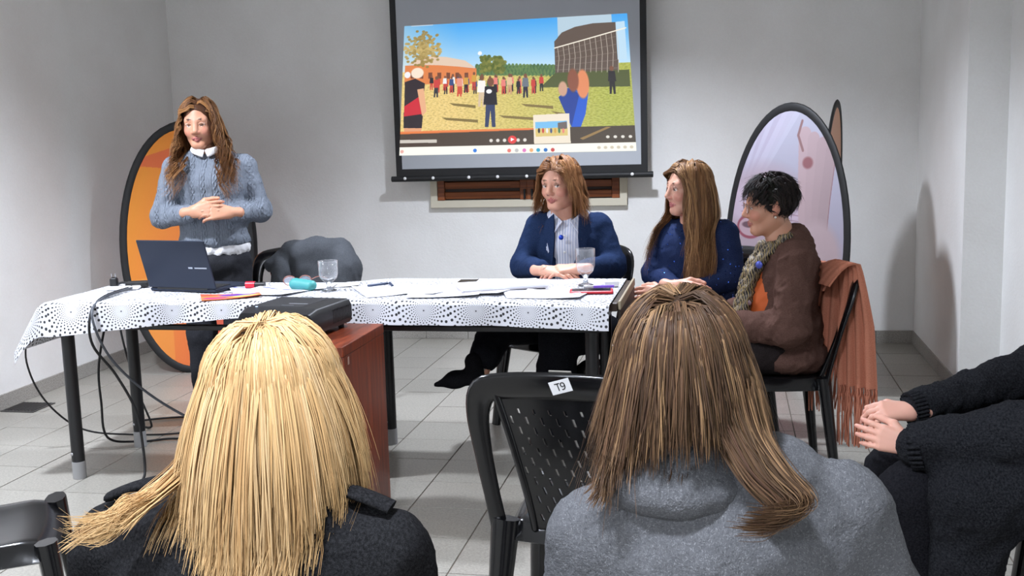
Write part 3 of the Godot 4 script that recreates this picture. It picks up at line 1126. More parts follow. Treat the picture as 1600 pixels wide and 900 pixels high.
	glass("nearly empty stemmed water glass on the left part of the table", Vector3(-1.665, Y, -4.34), 0.128, 0.042, 0.2)
	glass("half full stemmed water glass before the woman in the navy blazer", Vector3(-0.585, Y, -4.5), 0.155, 0.042, 0.42)
	# pens
	for k in 2:
		var pn := thing("pen", ["dark blue pen lying on the loose sheet, the left of two", "dark blue pen lying on the loose sheet, the right of two"][k], "pen", Vector3(-1.49 + k * 0.06, Y + 0.008, -4.47), [0.9, 2.0][k], "pens on the loose sheet")
		tubeo("barrel", [Vector3(-0.05, 0, 0), Vector3(0.05, 0, 0)], 0.006, mat(rgb(52, 66, 92), 0.4), pn, 10)
		tubeo("tip", [Vector3(0.05, 0, 0), Vector3(0.064, 0, 0)], [0.0055, 0.001], M.steel, pn, 10)
	# white phone
	var ph := thing("smartphone", "white-edged smartphone with dark screen behind the papers", "phone", Vector3(-1.11, Y, -4.555), 0.05)
	boxo("body", Vector3(0, 0.005, 0), Vector3(0.095, 0.009, 0.15), M.white, ph, 0.003)
	boxo("glass_face", Vector3(0, 0.0098, -0.004), Vector3(0.082, 0.0006, 0.12), M.black_gloss, ph, 0.0002)
	# red phone
	var rp := thing("smartphone", "smartphone in a bright red case at the right table end", "phone", Vector3(-0.535, Y + 0.001, -4.29), 0.12)
	boxo("case", Vector3(0, 0.006, 0), Vector3(0.175, 0.012, 0.085), mat(rgb(206, 26, 44), 0.4), rp, 0.005)
	boxo("glass_face", Vector3(0, 0.0125, 0), Vector3(0.155, 0.001, 0.07), M.black_gloss, rp, 0.0003)
	# purple pen and white charger
	var pu := thing("pen", "purple and silver pen behind the red phone", "pen", Vector3(-0.53, Y + 0.009, -4.40), 0.2)
	tubeo("barrel", [Vector3(-0.01, 0, 0), Vector3(0.075, 0, 0)], 0.006, mat(rgb(112, 70, 190), 0.35), pu, 10)
	tubeo("grip", [Vector3(-0.05, 0, 0), Vector3(-0.01, 0, 0)], 0.006, M.steel, pu, 10)
	var wc := thing("phone_charger", "white phone charger box near the table's right end", "charger", Vector3(-0.475, Y, -4.47), 0.25)
	boxo("box", Vector3(0, 0.012, 0), Vector3(0.06, 0.024, 0.04), M.white, wc, 0.004)
	tubeo("lead", curve([Vector3(-0.03, 0.01, 0), Vector3(-0.07, 0.006, 0.02), Vector3(-0.11, 0.005, -0.01)]), 0.0035, M.white, wc, 6)
	# cables hanging from the table and lying on the floor
	var cr := 0.0055
	var runs := [
		["black cable hanging in a loop past the table's left end", [Vector3(-2.63, 0.775, -4.46), Vector3(-2.75, 0.772, -4.5), Vector3(-2.84, 0.66, -4.56), Vector3(-2.88, 0.4, -4.5), Vector3(-2.86, 0.22, -4.46), Vector3(-2.83, 0.06, -4.44), Vector3(-2.74, 0.01, -4.55), Vector3(-2.6, 0.008, -4.62), Vector3(-2.4, 0.008, -4.6), Vector3(-2.2, 0.008, -4.55), Vector3(-2.1, 0.008, -4.62)]],
		["black cable dropping straight to the floor in front of the cloth", [Vector3(-2.62, 0.775, -4.4), Vector3(-2.585, 0.772, -4.1), Vector3(-2.55, 0.72, -3.95), Vector3(-2.55, 0.6, -3.95), Vector3(-2.5, 0.46, -4.02), Vector3(-2.44, 0.3, -4.05), Vector3(-2.42, 0.14, -4.05), Vector3(-2.41, 0.03, -4.03), Vector3(-2.38, 0.008, -3.92), Vector3(-2.3, 0.008, -3.82)]],
		["grey cable curving from the cloth down behind the blonde woman", [Vector3(-2.6, 0.775, -4.38), Vector3(-2.57, 0.772, -4.08), Vector3(-2.535, 0.72, -3.94), Vector3(-2.5, 0.55, -3.98), Vector3(-2.43, 0.38, -4.1), Vector3(-2.3, 0.24, -4.2), Vector3(-2.12, 0.14, -4.25), Vector3(-1.98, 0.06, -4.28), Vector3(-1.9, 0.01, -4.3)]],
		["tangled black cable coiled on the tiles under the table", [Vector3(-2.9, 0.7, -4.7), Vector3(-2.88, 0.45, -4.72), Vector3(-2.84, 0.2, -4.75), Vector3(-2.8, 0.02, -4.78), Vector3(-2.95, 0.008, -4.9), Vector3(-2.7, 0.008, -5.0), Vector3(-2.5, 0.008, -4.8), Vector3(-2.35, 0.008, -4.66), Vector3(-2.2, 0.008, -4.72), Vector3(-2.28, 0.014, -4.85), Vector3(-2.45, 0.018, -4.7), Vector3(-2.3, 0.016, -4.55), Vector3(-2.1, 0.008, -4.45), Vector3(-2.25, 0.012, -4.35), Vector3(-2.33, 0.016, -4.5), Vector3(-2.05, 0.008, -4.75)]],
		["thin black cable running along the floor from the left wall", [Vector3(-3.05, 0.62, -4.25), Vector3(-3.1, 0.45, -4.28), Vector3(-3.08, 0.25, -4.36), Vector3(-3.0, 0.08, -4.5), Vector3(-2.85, 0.01, -4.66), Vector3(-2.6, 0.008, -4.72), Vector3(-2.4, 0.012, -4.9), Vector3(-2.2, 0.008, -4.95)]],
	]
	for k in runs.size():
		var cb := MB.new()
		cb.tube(curve(runs[k][1], 8), cr if k != 4 else 0.0045, 6)
		var co := obj("cable", cb.mesh(), mat(rgb(70, 74, 80), 0.5) if k == 2 else M.rubber)
		tag(co, runs[k][0], "cable", "cables round the table")

# ---------------------------------------------------------------- drawer cabinet and projector
func cabinet() -> void:
	var wood := mat(rgb(255, 255, 255), 0.32)
	var im := Image.create(256, 512, false, Image.FORMAT_RGB8)
	var nz := FastNoiseLite.new()
	nz.seed = 9
	nz.frequency = 0.02
	for y in 512:
		for x in 256:
			var wob := nz.get_noise_2d(x * 0.4, y * 0.25) * 14.0
			var t := 0.5 + 0.55 * nz.get_noise_2d(x * 3.0 + wob, y * 0.16) + 0.3 * nz.get_noise_2d(x * 14.0, y * 0.6 + 400.0)
			im.set_pixel(x, y, rgb(88, 34, 16).lerp(rgb(156, 68, 32), clampf(t, 0, 1)))
	wood.albedo_texture = tex(im)
	wood.uv1_triplanar = true
	wood.uv1_scale = Vector3(2.2, 1.1, 2.2)
	var x0 := -1.68
	var x1 := -1.262
	var z0 := -3.83
	var z1 := -3.385
	var o := Vector3((x0 + x1) / 2, 0, (z0 + z1) / 2)
	var t := thing("drawer_cabinet", "reddish brown wooden drawer cabinet carrying the projector", "cabinet", o, 0.0)
	var w := x1 - x0
	var d := z1 - z0
	boxo("top", Vector3(0, 0.702, 0), Vector3(w, 0.036, d), wood, t, 0.003)
	for s in [-1, 1]:
		boxo("side_panel", Vector3(s * (w / 2 - 0.011), 0.352, -0.004), Vector3(0.02, 0.664, d - 0.012), wood, t, 0.0015)
	boxo("back_panel", Vector3(0, 0.352, -d / 2 + 0.012), Vector3(w - 0.05, 0.66, 0.01), wood, t, 0.001)
	boxo("plinth", Vector3(0, 0.03, 0.0), Vector3(w - 0.045, 0.05, d - 0.04), M.black, t, 0.002)
	for k in 3:
		var dw := boxo("drawer", Vector3(0, 0.575 - k * 0.21, d / 2 - 0.014), Vector3(w - 0.05, 0.2, 0.018), wood, t, 0.003)
		tubeo("handle", curve([Vector3(-0.06, 0.575 - k * 0.21, d / 2 - 0.006), Vector3(-0.055, 0.575 - k * 0.21, d / 2 + 0.018), Vector3(0.055, 0.575 - k * 0.21, d / 2 + 0.018), Vector3(0.06, 0.575 - k * 0.21, d / 2 - 0.006)], 4), 0.005, M.steel, dw, 8)
	# sticky tape scrap on the side
	boxo("tape_scrap", Vector3(w / 2 + 0.0002, 0.664, d / 2 - 0.05), Vector3(0.0012, 0.026, 0.014), mat(rgb(176, 140, 124), 0.4), t, 0.0003)
	# projector
	var p := thing("projector", "black video projector on top of the wooden cabinet", "projector", Vector3(-1.535, 0.72, -3.665), -0.12)
	var pm := mat(rgb(24, 25, 28), 0.42)
	var pw := 0.31
	var pdp := 0.31
	var body := MB.new()
	var prof := []
	var sec := [[-0.5, 0.012, 0.10, 0.93], [-0.4, 0.012, 0.104, 1.0], [0.35, 0.012, 0.104, 1.0], [0.5, 0.02, 0.09, 0.95]]
	for s in sec:
		var ring := []
		var hw: float = pw / 2 * s[3]
		for q in [[-1, 0.3, 0], [-0.96, 0.06, 0], [-0.85, 0.0, 0], [0.85, 0.0, 0], [0.96, 0.06, 0], [1, 0.3, 0], [1.0, 0.72, 0], [0.94, 0.94, 0], [0.84, 1.0, 0], [-0.84, 1.0, 0], [-0.94, 0.94, 0], [-1.0, 0.72, 0]]:
			ring.append(Vector3(q[0] * hw, lerpf(s[1], s[2], q[1]), s[0] * pdp))
		prof.append(ring)
	for a in prof.size() - 1:
		for k in 12:
			var k2 := (k + 1) % 12
			var n0 := Vector3(prof[a][k].x, (prof[a][k].y - 0.055) * 2.5, 0).normalized()
			var n1 := Vector3(prof[a][k2].x, (prof[a][k2].y - 0.055) * 2.5, 0).normalized()
			if k == 8:
				n0 = Vector3.UP
				n1 = Vector3.UP
			if k == 7:
				n1 = Vector3.UP
			if k == 9:
				n0 = Vector3.UP
			var i0 := body.vert(prof[a][k], n0)
			var i1 := body.vert(prof[a][k2], n1)
			var i2 := body.vert(prof[a + 1][k2], n1)
			var i3 := body.vert(prof[a + 1][k], n0)
			body.quad(i0, i1, i2, i3)
	body.face(prof[0], Vector3.BACK * -1)
	body.face(prof[3], Vector3.BACK)
	obj("body", body.mesh(), pm, p)
	boxo("lid_panel", Vector3(-0.03, 0.1042, -0.02), Vector3(0.2, 0.0016, 0.2), mat(rgb(34, 35, 38), 0.5), p, 0.0006)
	boxo("badge", Vector3(0.02, 0.1052, 0.02), Vector3(0.075, 0.0008, 0.008), mat(rgb(150, 152, 158), 0.4, 0.4), p, 0.0002)
	boxo("badge", Vector3(0.0, 0.1052, 0.06), Vector3(0.05, 0.0008, 0.006), mat(rgb(110, 112, 120), 0.4, 0.4), p, 0.0002)
	boxo("zoom_dial", Vector3(-0.02, 0.106, -0.115), Vector3(0.05, 0.004, 0.016), mat(rgb(120, 122, 126), 0.4), p, 0.0015)
	var lensb := MB.new()
	lensb.lathe([Vector2(0.0, -0.002), Vector2(0.022, 0.0), Vector2(0.026, 0.014), Vector2(0.03, 0.014), Vector2(0.031, -0.02)], 24, Transform3D(Basis(Vector3.RIGHT, -PI / 2), Vector3(-0.07, 0.06, -0.155)))
	obj("lens", lensb.mesh(), M.black_gloss, p)
	for k in 5:
		boxo("socket", Vector3(-0.08 + k * 0.042, 0.072 - (k % 2) * 0.006, 0.1548), Vector3(0.026, 0.011, 0.003), [M.steel, M.rubber, M.white, M.rubber, M.steel][k], p, 0.001)
	boxo("sticker", Vector3(0.03, 0.045, 0.1535), Vector3(0.045, 0.012, 0.001), mat(rgb(190, 186, 178), 0.6), p, 0.0003)
	for k in 12:
		boxo("vent_slot", Vector3(0.1545, 0.06, -0.12 + k * 0.012), Vector3(0.0022, 0.05, 0.005), M.rubber, p, 0.0006)
	for s in [-1, 1]:
		tubeo("foot", [Vector3(s * 0.12, 0.014, 0.11), Vector3(s * 0.12, 0.0, 0.11)], 0.011, M.rubber, p)
		tubeo("foot", [Vector3(s * 0.12, 0.014, -0.11), Vector3(s * 0.12, 0.0, -0.11)], 0.011, M.rubber, p)
	var led := mat(rgb(180, 200, 255), 0.4)
	led.emission_enabled = true
	led.emission = rgb(200, 220, 255)
	led.emission_energy_multiplier = 1.0
	boxo("led_light", Vector3(-0.1, 0.1055, 0.105), Vector3(0.008, 0.002, 0.006), led, p, 0.0006)
	var vb := MB.new()
	vb.tube(curve([Vector3(-1.5, 0.78, -3.5), Vector3(-1.46, 0.77, -3.44), Vector3(-1.42, 0.745, -3.45), Vector3(-1.39, 0.728, -3.49)], 6), 0.004, 6)
	tag(obj("cable", vb.mesh(), M.rubber), "short black video lead behind the projector", "cable")

# ---------------------------------------------------------------- monobloc chairs
var chair0: Node3D

func make_chair() -> Node3D:
	var m := mat(rgb(14, 14, 16), 0.2)
	var t := thing("plastic_chair", "x", "chair", Vector3.ZERO)
	# seat: dished with a rolled edge
	var pts := []
	for j in 17:
		for i in 17:
			var u := i / 8.0 - 1.0
			var v := j / 8.0 - 1.0
			var e := maxf(absf(u), absf(v))
			var sx := 0.205 + 0.02 * v
			var x := u * sx * (1.0 - 0.07 * v * v * absf(u))
			var z := v * 0.205 * (1.0 - 0.07 * u * u * absf(v))
			var y := 0.432 - 0.02 * (1.0 - u * u) * (1.0 - v * v) + 0.006 * v - maxf(0.0, e - 0.86) * 0.36
			if v > 0.6 and e < 0.88:
				y -= (v - 0.6) * 0.05
			pts.append(Vector3(x, y, z))
	var b := MB.new()
	b.sheet(pts, 17, 17, 0.008)
	obj("seat", b.mesh(), m, t)
	# legs, splayed and channel shaped
	for sx in [-1, 1]:
		for sz in [-1, 1]:
			var l := MB.new()
			l.tube([Vector3(sx * 0.185, 0.43, sz * 0.18), Vector3(sx * 0.2, 0.25, sz * 0.2), Vector3(sx * 0.222, 0.0, sz * 0.228)], [0.04, 0.032, 0.024], 8, Color.WHITE, true, 0.72)
			obj("leg", l.mesh(), m, t)
	# outer frame of the back: posts and broad top rail
	var path := []
	var rr := []
	for q in [[-0.2, 0.40, -0.185, 0.024], [-0.212, 0.5, -0.205, 0.022], [-0.222, 0.62, -0.235, 0.024], [-0.222, 0.73, -0.268, 0.03], [-0.195, 0.795, -0.29, 0.038], [-0.12, 0.812, -0.305, 0.042], [0.0, 0.817, -0.312, 0.042]]:
		path.append(Vector3(q[0], q[1], q[2]))
		rr.append(q[3])
	for k in range(5, -1, -1):
		path.append(Vector3(-path[k].x, path[k].y, path[k].z))
		rr.append(rr[k])
	var cp := curve(path, 4)
	var cr := []
	for k in cp.size():
		var a := float(k) / 4.0
		var i := mini(int(a), rr.size() - 2)
		cr.append(lerpf(rr[i], rr[i + 1], a - i))
	var fb := MB.new()
	fb.tube(cp, cr, 10, Color.WHITE, true, 0.35, Vector3.LEFT)
	obj("back_frame", fb.mesh(), m, t)
	# pierced middle panel
	var nu := 53
	var nv := 57
	var gp := []
	var mask := []
	for j in nv:
		for i in nu:
			var v := float(j) / (nv - 1)
			var y := 0.41 + v * 0.385
			var xx := (i - 26) * 0.0066 + (j - 28) * 0.0019
			var z := -0.188 - v * 0.115 + 0.03 * (1.0 - cos(xx * 5.0)) - 0.012 * sin(v * PI)
			gp.append(Vector3(xx, y, z))
	for j in nv - 1:
		for i in nu - 1:
			var v := (j + 0.5) / (nv - 1)
			var xx := (i - 25.5) * 0.0066 + (j - 27.5) * 0.0019
			var hw := 0.105 + 0.062 * pow(v, 1.7)
			var keep := absf(xx) < hw
			if keep and absf(xx) < hw - 0.014 and v > 0.08 and v < 0.9:
				var br := j / 4
				if j % 4 < 3 and (i + (br % 2) * 3 + br) % 6 < 1.0 and br % 1 == 0:
					keep = false
			mask.append(keep)
	var pb := MB.new()
	pb.sheet(gp, nu, nv, 0.005, [], mask)
	obj("back_panel", pb.mesh(), m, t)
	for sx in [-1, 1]:
		var rp := []
		for k in 9:
			var v := k / 8.0
			var x := 0.105 + 0.062 * pow(v, 1.7)
			rp.append(Vector3(sx * x, 0.41 + v * 0.385, -0.188 - v * 0.115 + 0.03 * (1.0 - cos(x * 5.0)) - 0.012 * sin(v * PI)))
		tubeo("panel_rib", rp, 0.011, m, t, 8)
	return t

func place_chair(at: Vector3, turn: float, label: String) -> Node3D:
	var c := chair0
	if used.has("chair_set"):
		c = chair0.duplicate()
		c.name = numbered("plastic_chair")
		add_child(c, true)
		for ch in c.get_children():
			if ch.name.begins_with("label_sticker") or ch.name.begins_with("tape"):
				ch.free()
	used["chair_set"] = 1
	c.position = at
	c.rotation.y = turn
	return tag(c, label, "chair", "black plastic chairs")

func chairs() -> void:
	chair0 = make_chair()
	place_chair(Vector3(-1.93, 0, -2.4), 2.1, "black plastic chair cut off at the lower left corner")
	place_chair(Vector3(-0.8, 0, -5.12), -0.55, "black plastic chair under the woman in the navy blazer")
	place_chair(Vector3(-0.1, 0, -4.92), -0.7, "black plastic chair under the long-haired woman")
	place_chair(Vector3(0.17, 0, -4.47), -PI / 2 + 0.12, "black plastic chair with the terracotta shawl over its back")
	place_chair(Vector3(-0.64, 0, -1.54), PI, "black plastic chair under the blonde woman")
	place_chair(Vector3(-0.03, 0, -1.82), PI, "black plastic chair under the woman in the grey coat").scale = Vector3(0.85, 0.88, 0.9)
	place_chair(Vector3(1.0, 0, -2.85), -PI / 2, "black plastic chair under the person in black")
	place_chair(Vector3(-2.1, 0, -5.0), 0.25, "black plastic chair behind the table with a grey jacket on it")
	var c := place_chair(Vector3(-0.36, 0, -2.8), PI - 0.1, "empty black plastic chair with a T9 sticker in the foreground")
	var st := boxo("label_sticker", Vector3(-0.008, 0.822, -0.331), Vector3(0.052, 0.034, 0.0015), M.white, c, 0.0004, Basis(Vector3.RIGHT, -0.22) * Basis(Vector3.BACK, -0.3))
	var tm := TextMesh.new()
	tm.text = "T9"
	var f := SystemFont.new()
	f.font_names = PackedStringArray(["Droid Sans"])
	tm.font = f
	tm.font_size = 16
	tm.pixel_size = 0.0016
	tm.depth = 0.0008
	var tx := obj("lettering", tm, M.black, st)
	tx.transform = Transform3D(Basis(Vector3.RIGHT, -0.22) * Basis(Vector3.BACK, -0.3) * Basis(Vector3.UP, PI), Vector3(-0.008, 0.822, -0.3325))
	boxo("tape_strip", Vector3(-0.005, 0.855, -0.322), Vector3(0.055, 0.008, 0.004), mat(rgb(150, 146, 138), 0.6), c, 0.001, Basis(Vector3.RIGHT, -0.6))

# ---------------------------------------------------------------- oval pop-up banners
func oval_panel(name_part: String, parent: Node3D, c: Vector3, a: float, bb: float, yaw: float, lean: float, m: Material) -> void:
	var bas := Basis(Vector3.UP, yaw) * Basis(Vector3.RIGHT, lean)
	var b := MB.new()
	var pts := []
	var nseg := 64
	var c0 := b.vert(c + bas * Vector3(0, 0, 0.002), bas.z, Vector2(0.5, 0.5))
	var ringp := []
	for k in nseg:
		var an := TAU * k / nseg
		var p := Vector3(cos(an) * a, sin(an) * bb, 0)
		ringp.append(c + bas * p)
		pts.append(b.vert(c + bas * (p + Vector3(0, 0, 0.002)), bas.z, Vector2(0.5 + 0.5 * cos(an), 0.5 - 0.5 * sin(an))))
	for k in nseg:
		b.tri(c0, pts[k], pts[(k + 1) % nseg])
	var pn := obj(name_part, b.mesh(), m, parent)
	ringp.append(ringp[0])
	var e := MB.new()
	e.tube(ringp, 0.024, 8, Color.WHITE, false, 0.35, bas.z.cross(Vector3.UP))
	obj("edge_band", e.mesh(), mat(rgb(18, 18, 20), 0.6), pn)

func banner_orange() -> Image:
	var im := Image.create(256, 400, false, Image.FORMAT_RGB8)
	for y in 400:
		for x in 256:
			var t := x / 256.0
			var s := y / 400.0
			var c := rgb(240, 150, 50).lerp(rgb(222, 96, 66), clampf(t * 0.8 + s * 0.5 - 0.25, 0, 1))
			c = c.lerp(rgb(196, 70, 96), clampf((t - 0.5) * 1.6 * s, 0, 1))
			im.set_pixel(x, y, c)
	poly(im, [Vector2(0, 60), Vector2(256, 0), Vector2(256, 120), Vector2(120, 70)], Color(0.88, 0.4, 0.25, 0.8))
	poly(im, [Vector2(0, 250), Vector2(90, 240), Vector2(90, 400), Vector2(0, 400)], Color(0.95, 0.66, 0.28, 0.45))
	return im

func banner_hands() -> Image:
	var im := Image.create(360, 600, false, Image.FORMAT_RGB8)
	for y in 600:
		for x in 360:
			im.set_pixel(x, y, rgb(186, 182, 194).lerp(rgb(168, 152, 164), y / 600.0))
	# pale sleeve folds
	for k in 9:
		poly(im, [Vector2(20 + k * 18, 0), Vector2(60 + k * 20, 0), Vector2(40 + k * 6, 170), Vector2(10 + k * 4, 190)], Color(0.84, 0.81, 0.86, 0.35) if k % 2 == 0 else Color(0.7, 0.64, 0.7, 0.35))
	# forehead and face of a person with spectacles
	disc(im, 110, 300, 150, 150, rgb(180, 158, 164), 0.3)
	disc(im, 120, 210, 120, 40, Color(0.82, 0.73, 0.78, 0.8), 0.5)
	for k in 5:
		stroke(im, [Vector2(40, 190 + k * 13), Vector2(140, 182 + k * 14), Vector2(230, 196 + k * 12)], 1.6, Color(0.62, 0.48, 0.52, 0.6))
	disc(im, 70, 262, 40, 26, rgb(150, 74, 88), 0.1)
	disc(im, 70, 262, 34, 20, rgb(190, 158, 164), 0.1)
	disc(im, 66, 258, 18, 6, rgb(110, 80, 88), 0.4)
	stroke(im, [Vector2(108, 256), Vector2(150, 240)], 6.0, rgb(160, 78, 92))
	# raised hand with fingers
	for k in 4:
		stroke(im, [Vector2(226 + k * 26, 60 + k * 10), Vector2(232 + k * 20, 200), Vector2(250 + k * 12, 330)], 19.0 - k, rgb(192 - k * 5, 164 - k * 4, 164 - k * 4))
		stroke(im, [Vector2(238 + k * 26, 70 + k * 10), Vector2(246 + k * 20, 200), Vector2(262 + k * 12, 320)], 1.6, Color(0.6, 0.44, 0.46, 0.7))
	disc(im, 272, 320, 62, 70, rgb(192, 166, 166), 0.3)
	disc(im, 238, 118, 12, 10, rgb(150, 96, 98), 0.5)
	stroke(im, [Vector2(216, 30), Vector2(206, 60), Vector2(222, 92)], 4.0, rgb(150, 112, 110))
	# pale cuff and coloured foot band
	for k in 7:
		poly(im, [Vector2(210, 370 + k * 20), Vector2(360, 340 + k * 22), Vector2(360, 362 + k * 22), Vector2(190, 395 + k * 20)], Color(0.85, 0.82, 0.88, 0.8) if k % 2 == 0 else Color(0.72, 0.68, 0.76, 0.8))
	poly(im, [Vector2(0, 600), Vector2(0, 540), Vector2(150, 480), Vector2(360, 400), Vector2(360, 600)], rgb(120, 60, 78))
	poly(im, [Vector2(0, 600), Vector2(0, 560), Vector2(360, 430), Vector2(360, 600)], rgb(202, 44, 66))
	return im

func banners() -> void:
	var om := mat(rgb(255, 255, 255), 0.7)
	om.albedo_texture = tex(banner_orange())
	om.backlight_enabled = true
	om.backlight = Color(0.5, 0.42, 0.4)
	var pk := mat(rgb(206, 112, 118), 0.7)
	pk.backlight_enabled = true
	pk.backlight = Color(0.5, 0.42, 0.4)
	var t := thing("display_banner", "orange oval pop-up banner standing behind the speaking woman", "banner", Vector3(-3.2, 0, -6.2))
	oval_panel("panel", t, Vector3(-0.04, 0.76, 0.1), 0.375, 0.745, 0.35, -0.08, om)
	oval_panel("panel", t, Vector3(-0.11, 0.77, -0.1), 0.375, 0.745, 0.4, 0.06, pk)
	var hm := mat(rgb(222, 226, 232), 0.7)
	hm.albedo_texture = tex(banner_hands())
	hm.backlight_enabled = true
	hm.backlight = Color(0.2, 0.19, 0.19)
	var r := thing("display_banner", "oval pop-up banner printed with a face and hand, right of the screen", "banner", Vector3(0.33, 0, -6.05))
	oval_panel("panel", r, Vector3(-0.03, 0.76, 0.05), 0.43, 0.745, -0.82, -0.06, hm)
	var tan := mat(rgb(206, 150, 112), 0.7)
	tan.backlight_enabled = true
	tan.backlight = Color(0.35, 0.33, 0.33)
	oval_panel("panel", r, Vector3(0.235, 0.775, -0.33), 0.43, 0.745, 1.36, 0.05, tan)

func v3(x: float, y: float, z: float) -> Vector3:
	return Vector3(x, y, z)

func woman_speaking() -> void:
	var t := person("standing woman in a grey-blue cable-knit sweater, hands clasped, behind the laptop", Vector3.ZERO)
	var X := Transform3D(Basis(Vector3.UP, 0.40), v3(-2.5, 0, -4.99))
	var skin := rgb(196, 142, 114)
	var H := Transform3D(Basis.from_euler(v3(0.1, 0.22, 0.03)), X * v3(-0.035, 1.498, 0.03))
	var mb := MB.new()
	var b := Blob.new()
	b.ell(X * v3(0, 1.18, 0), v3(0.14, 0.17, 0.09), 0.05, skin)
	b.ell(X * v3(0, 0.92, 0), v3(0.15, 0.14, 0.1), 0.05, skin)
	b.chain([X * v3(-0.145, 1.27, 0), X * v3(-0.235, 1.05, -0.005), X * v3(-0.085, 1.075, 0.17)], [0.04, 0.032, 0.025], 0.03, skin)
	b.chain([X * v3(0.145, 1.27, 0), X * v3(0.222, 1.058, -0.005), X * v3(0.075, 1.07, 0.18)], [0.04, 0.032, 0.025], 0.03, skin)
	b.cap(X * v3(0, 1.27, -0.01), X * v3(-0.03, 1.42, 0.01), 0.055, 0.05, 0.03, skin)
	for s in [-1.0, 1.0]:
		b.chain([X * v3(s * 0.085, 0.86, 0), X * v3(s * 0.09, 0.46, 0.01), X * v3(s * 0.09, 0.08, -0.02)], [0.075, 0.05, 0.04], 0.03, skin)
	b.mesh_into(mb, 0.014)
	head_into(mb, H, skin, {"mouth": 0.0015, "lids": 0.004, "lip": rgb(160, 92, 88), "cell": 0.004})
	hand_into(mb, X * v3(-0.075, 1.08, 0.185), X.basis * v3(0.9, 0.12, 0.35), X.basis * v3(-0.35, 0.2, 0.9), -1.0, 0.75, skin)
	hand_into(mb, X * v3(0.085, 1.07, 0.195), X.basis * v3(-0.95, 0.06, 0.3), X.basis * v3(0.25, 0.35, 0.9), 1.0, 0.85, skin)
	obj("body", mb.mesh(), skin_mat(), t)
	# cable knit: rope relief computed from twisted columns
	var kn := Image.create(256, 256, false, Image.FORMAT_RGB8)
	for y in 256:
		for x in 256:
			var u := fmod(x / 64.0, 1.0)
			var h := 0.35
			if u < 0.5:
				var a := sin(y / 256.0 * TAU * 4.0) * 0.13
				var d1 := absf(u - 0.25 - a)
				var d2 := absf(u - 0.25 + a)
				h = maxf(0.0, 1.0 - d1 / 0.11) * 0.9
				h = maxf(h, maxf(0.0, 1.0 - d2 / 0.11) * 0.8)
			else:
				h = 0.3 + 0.25 * absf(sin(u * TAU * 4.0))
			h += 0.12 * absf(sin(y * 0.8 + absf(sin(x * 0.6))))
			kn.set_pixel(x, y, Color(h, h, h).clamp())
	var sw := fabric(rgb(124, 132, 144), 0.1, 41, 4.2, 0.45)
	sw.heightmap_enabled = true
	sw.heightmap_texture = tex(kn)
	sw.heightmap_scale = 0.9
	var g := Blob.new()
	g.ell(X * v3(0, 1.2, 0), v3(0.175, 0.14, 0.118), 0.05)
	g.ell(X * v3(0.0, 1.02, 0.005), v3(0.172, 0.17, 0.125), 0.05)
	g.ell(X * v3(0, 0.925, 0.0), v3(0.18, 0.06, 0.13), 0.03)
	g.cap(X * v3(-0.15, 1.285, -0.01), X * v3(0.15, 1.285, -0.01), 0.055, 0.055, 0.05)
	g.cap(X * v3(-0.05, 1.33, -0.005), X * v3(0.05, 1.33, -0.005), 0.05, 0.05, 0.05)
	g.chain([X * v3(-0.165, 1.28, 0), X * v3(-0.24, 1.05, -0.01), X * v3(-0.1, 1.068, 0.155)], [0.058, 0.054, 0.04], 0.03)
	g.chain([X * v3(0.165, 1.28, 0), X * v3(0.225, 1.06, -0.01), X * v3(0.105, 1.06, 0.165)], [0.058, 0.054, 0.04], 0.03)
	g.ell(X * v3(0, 0.84, 0), v3(0.3, 0.055, 0.3), 0.012, Color.WHITE, Basis.IDENTITY, true)
	cloth("sweater", g, 0.011, sw, t, 3, 0.007, 6.0)
	var sh := Blob.new()
	sh.ell(X * v3(0.01, 0.89, 0.0), v3(0.165, 0.085, 0.118), 0.02)
	sh.ell(X * v3(0, 0.76, 0), v3(0.3, 0.06, 0.3), 0.01, Color.WHITE, Basis.IDENTITY, true)
	cloth("shirt_hem", sh, 0.012, mat(rgb(226, 226, 228), 0.8), t, 5, 0.008, 12.0)
	var co := MB.new()
	for s in [-1.0, 1.0]:
		var pts := []
		for k in 7:
			var a := -0.25 + k * 0.27
			pts.append(X * v3(-0.015 + s * (0.018 + sin(a) * 0.047), 1.352 + 0.012 * k / 3.0, 0.035 + cos(a) * 0.05))
		co.tube(pts, [0.02, 0.02, 0.018, 0.017, 0.016, 0.014, 0.012], 8, Color.WHITE, true, 0.35, Vector3.UP)
	obj("shirt_collar", co.mesh(), mat(rgb(226, 224, 222), 0.8), t)
	var pa := Blob.new()
	pa.ell(X * v3(0, 0.83, 0), v3(0.165, 0.11, 0.115), 0.04)
	for s in [-1.0, 1.0]:
		pa.chain([X * v3(s * 0.08, 0.82, 0), X * v3(s * 0.092, 0.46, 0.015), X * v3(s * 0.09, 0.06, -0.01)], [0.09, 0.068, 0.065], 0.03)
	cloth("trousers", pa, 0.014, fabric(rgb(44, 45, 50), 0.15, 43), t, 7, 0.006, 6.0)
	for s in [-1.0, 1.0]:
		shoe(t, X * v3(s * 0.09, 0.03, -0.06), X * v3(s * 0.1, 0.012, 0.15), Vector3.UP, M.black, 0.04, 0.03)
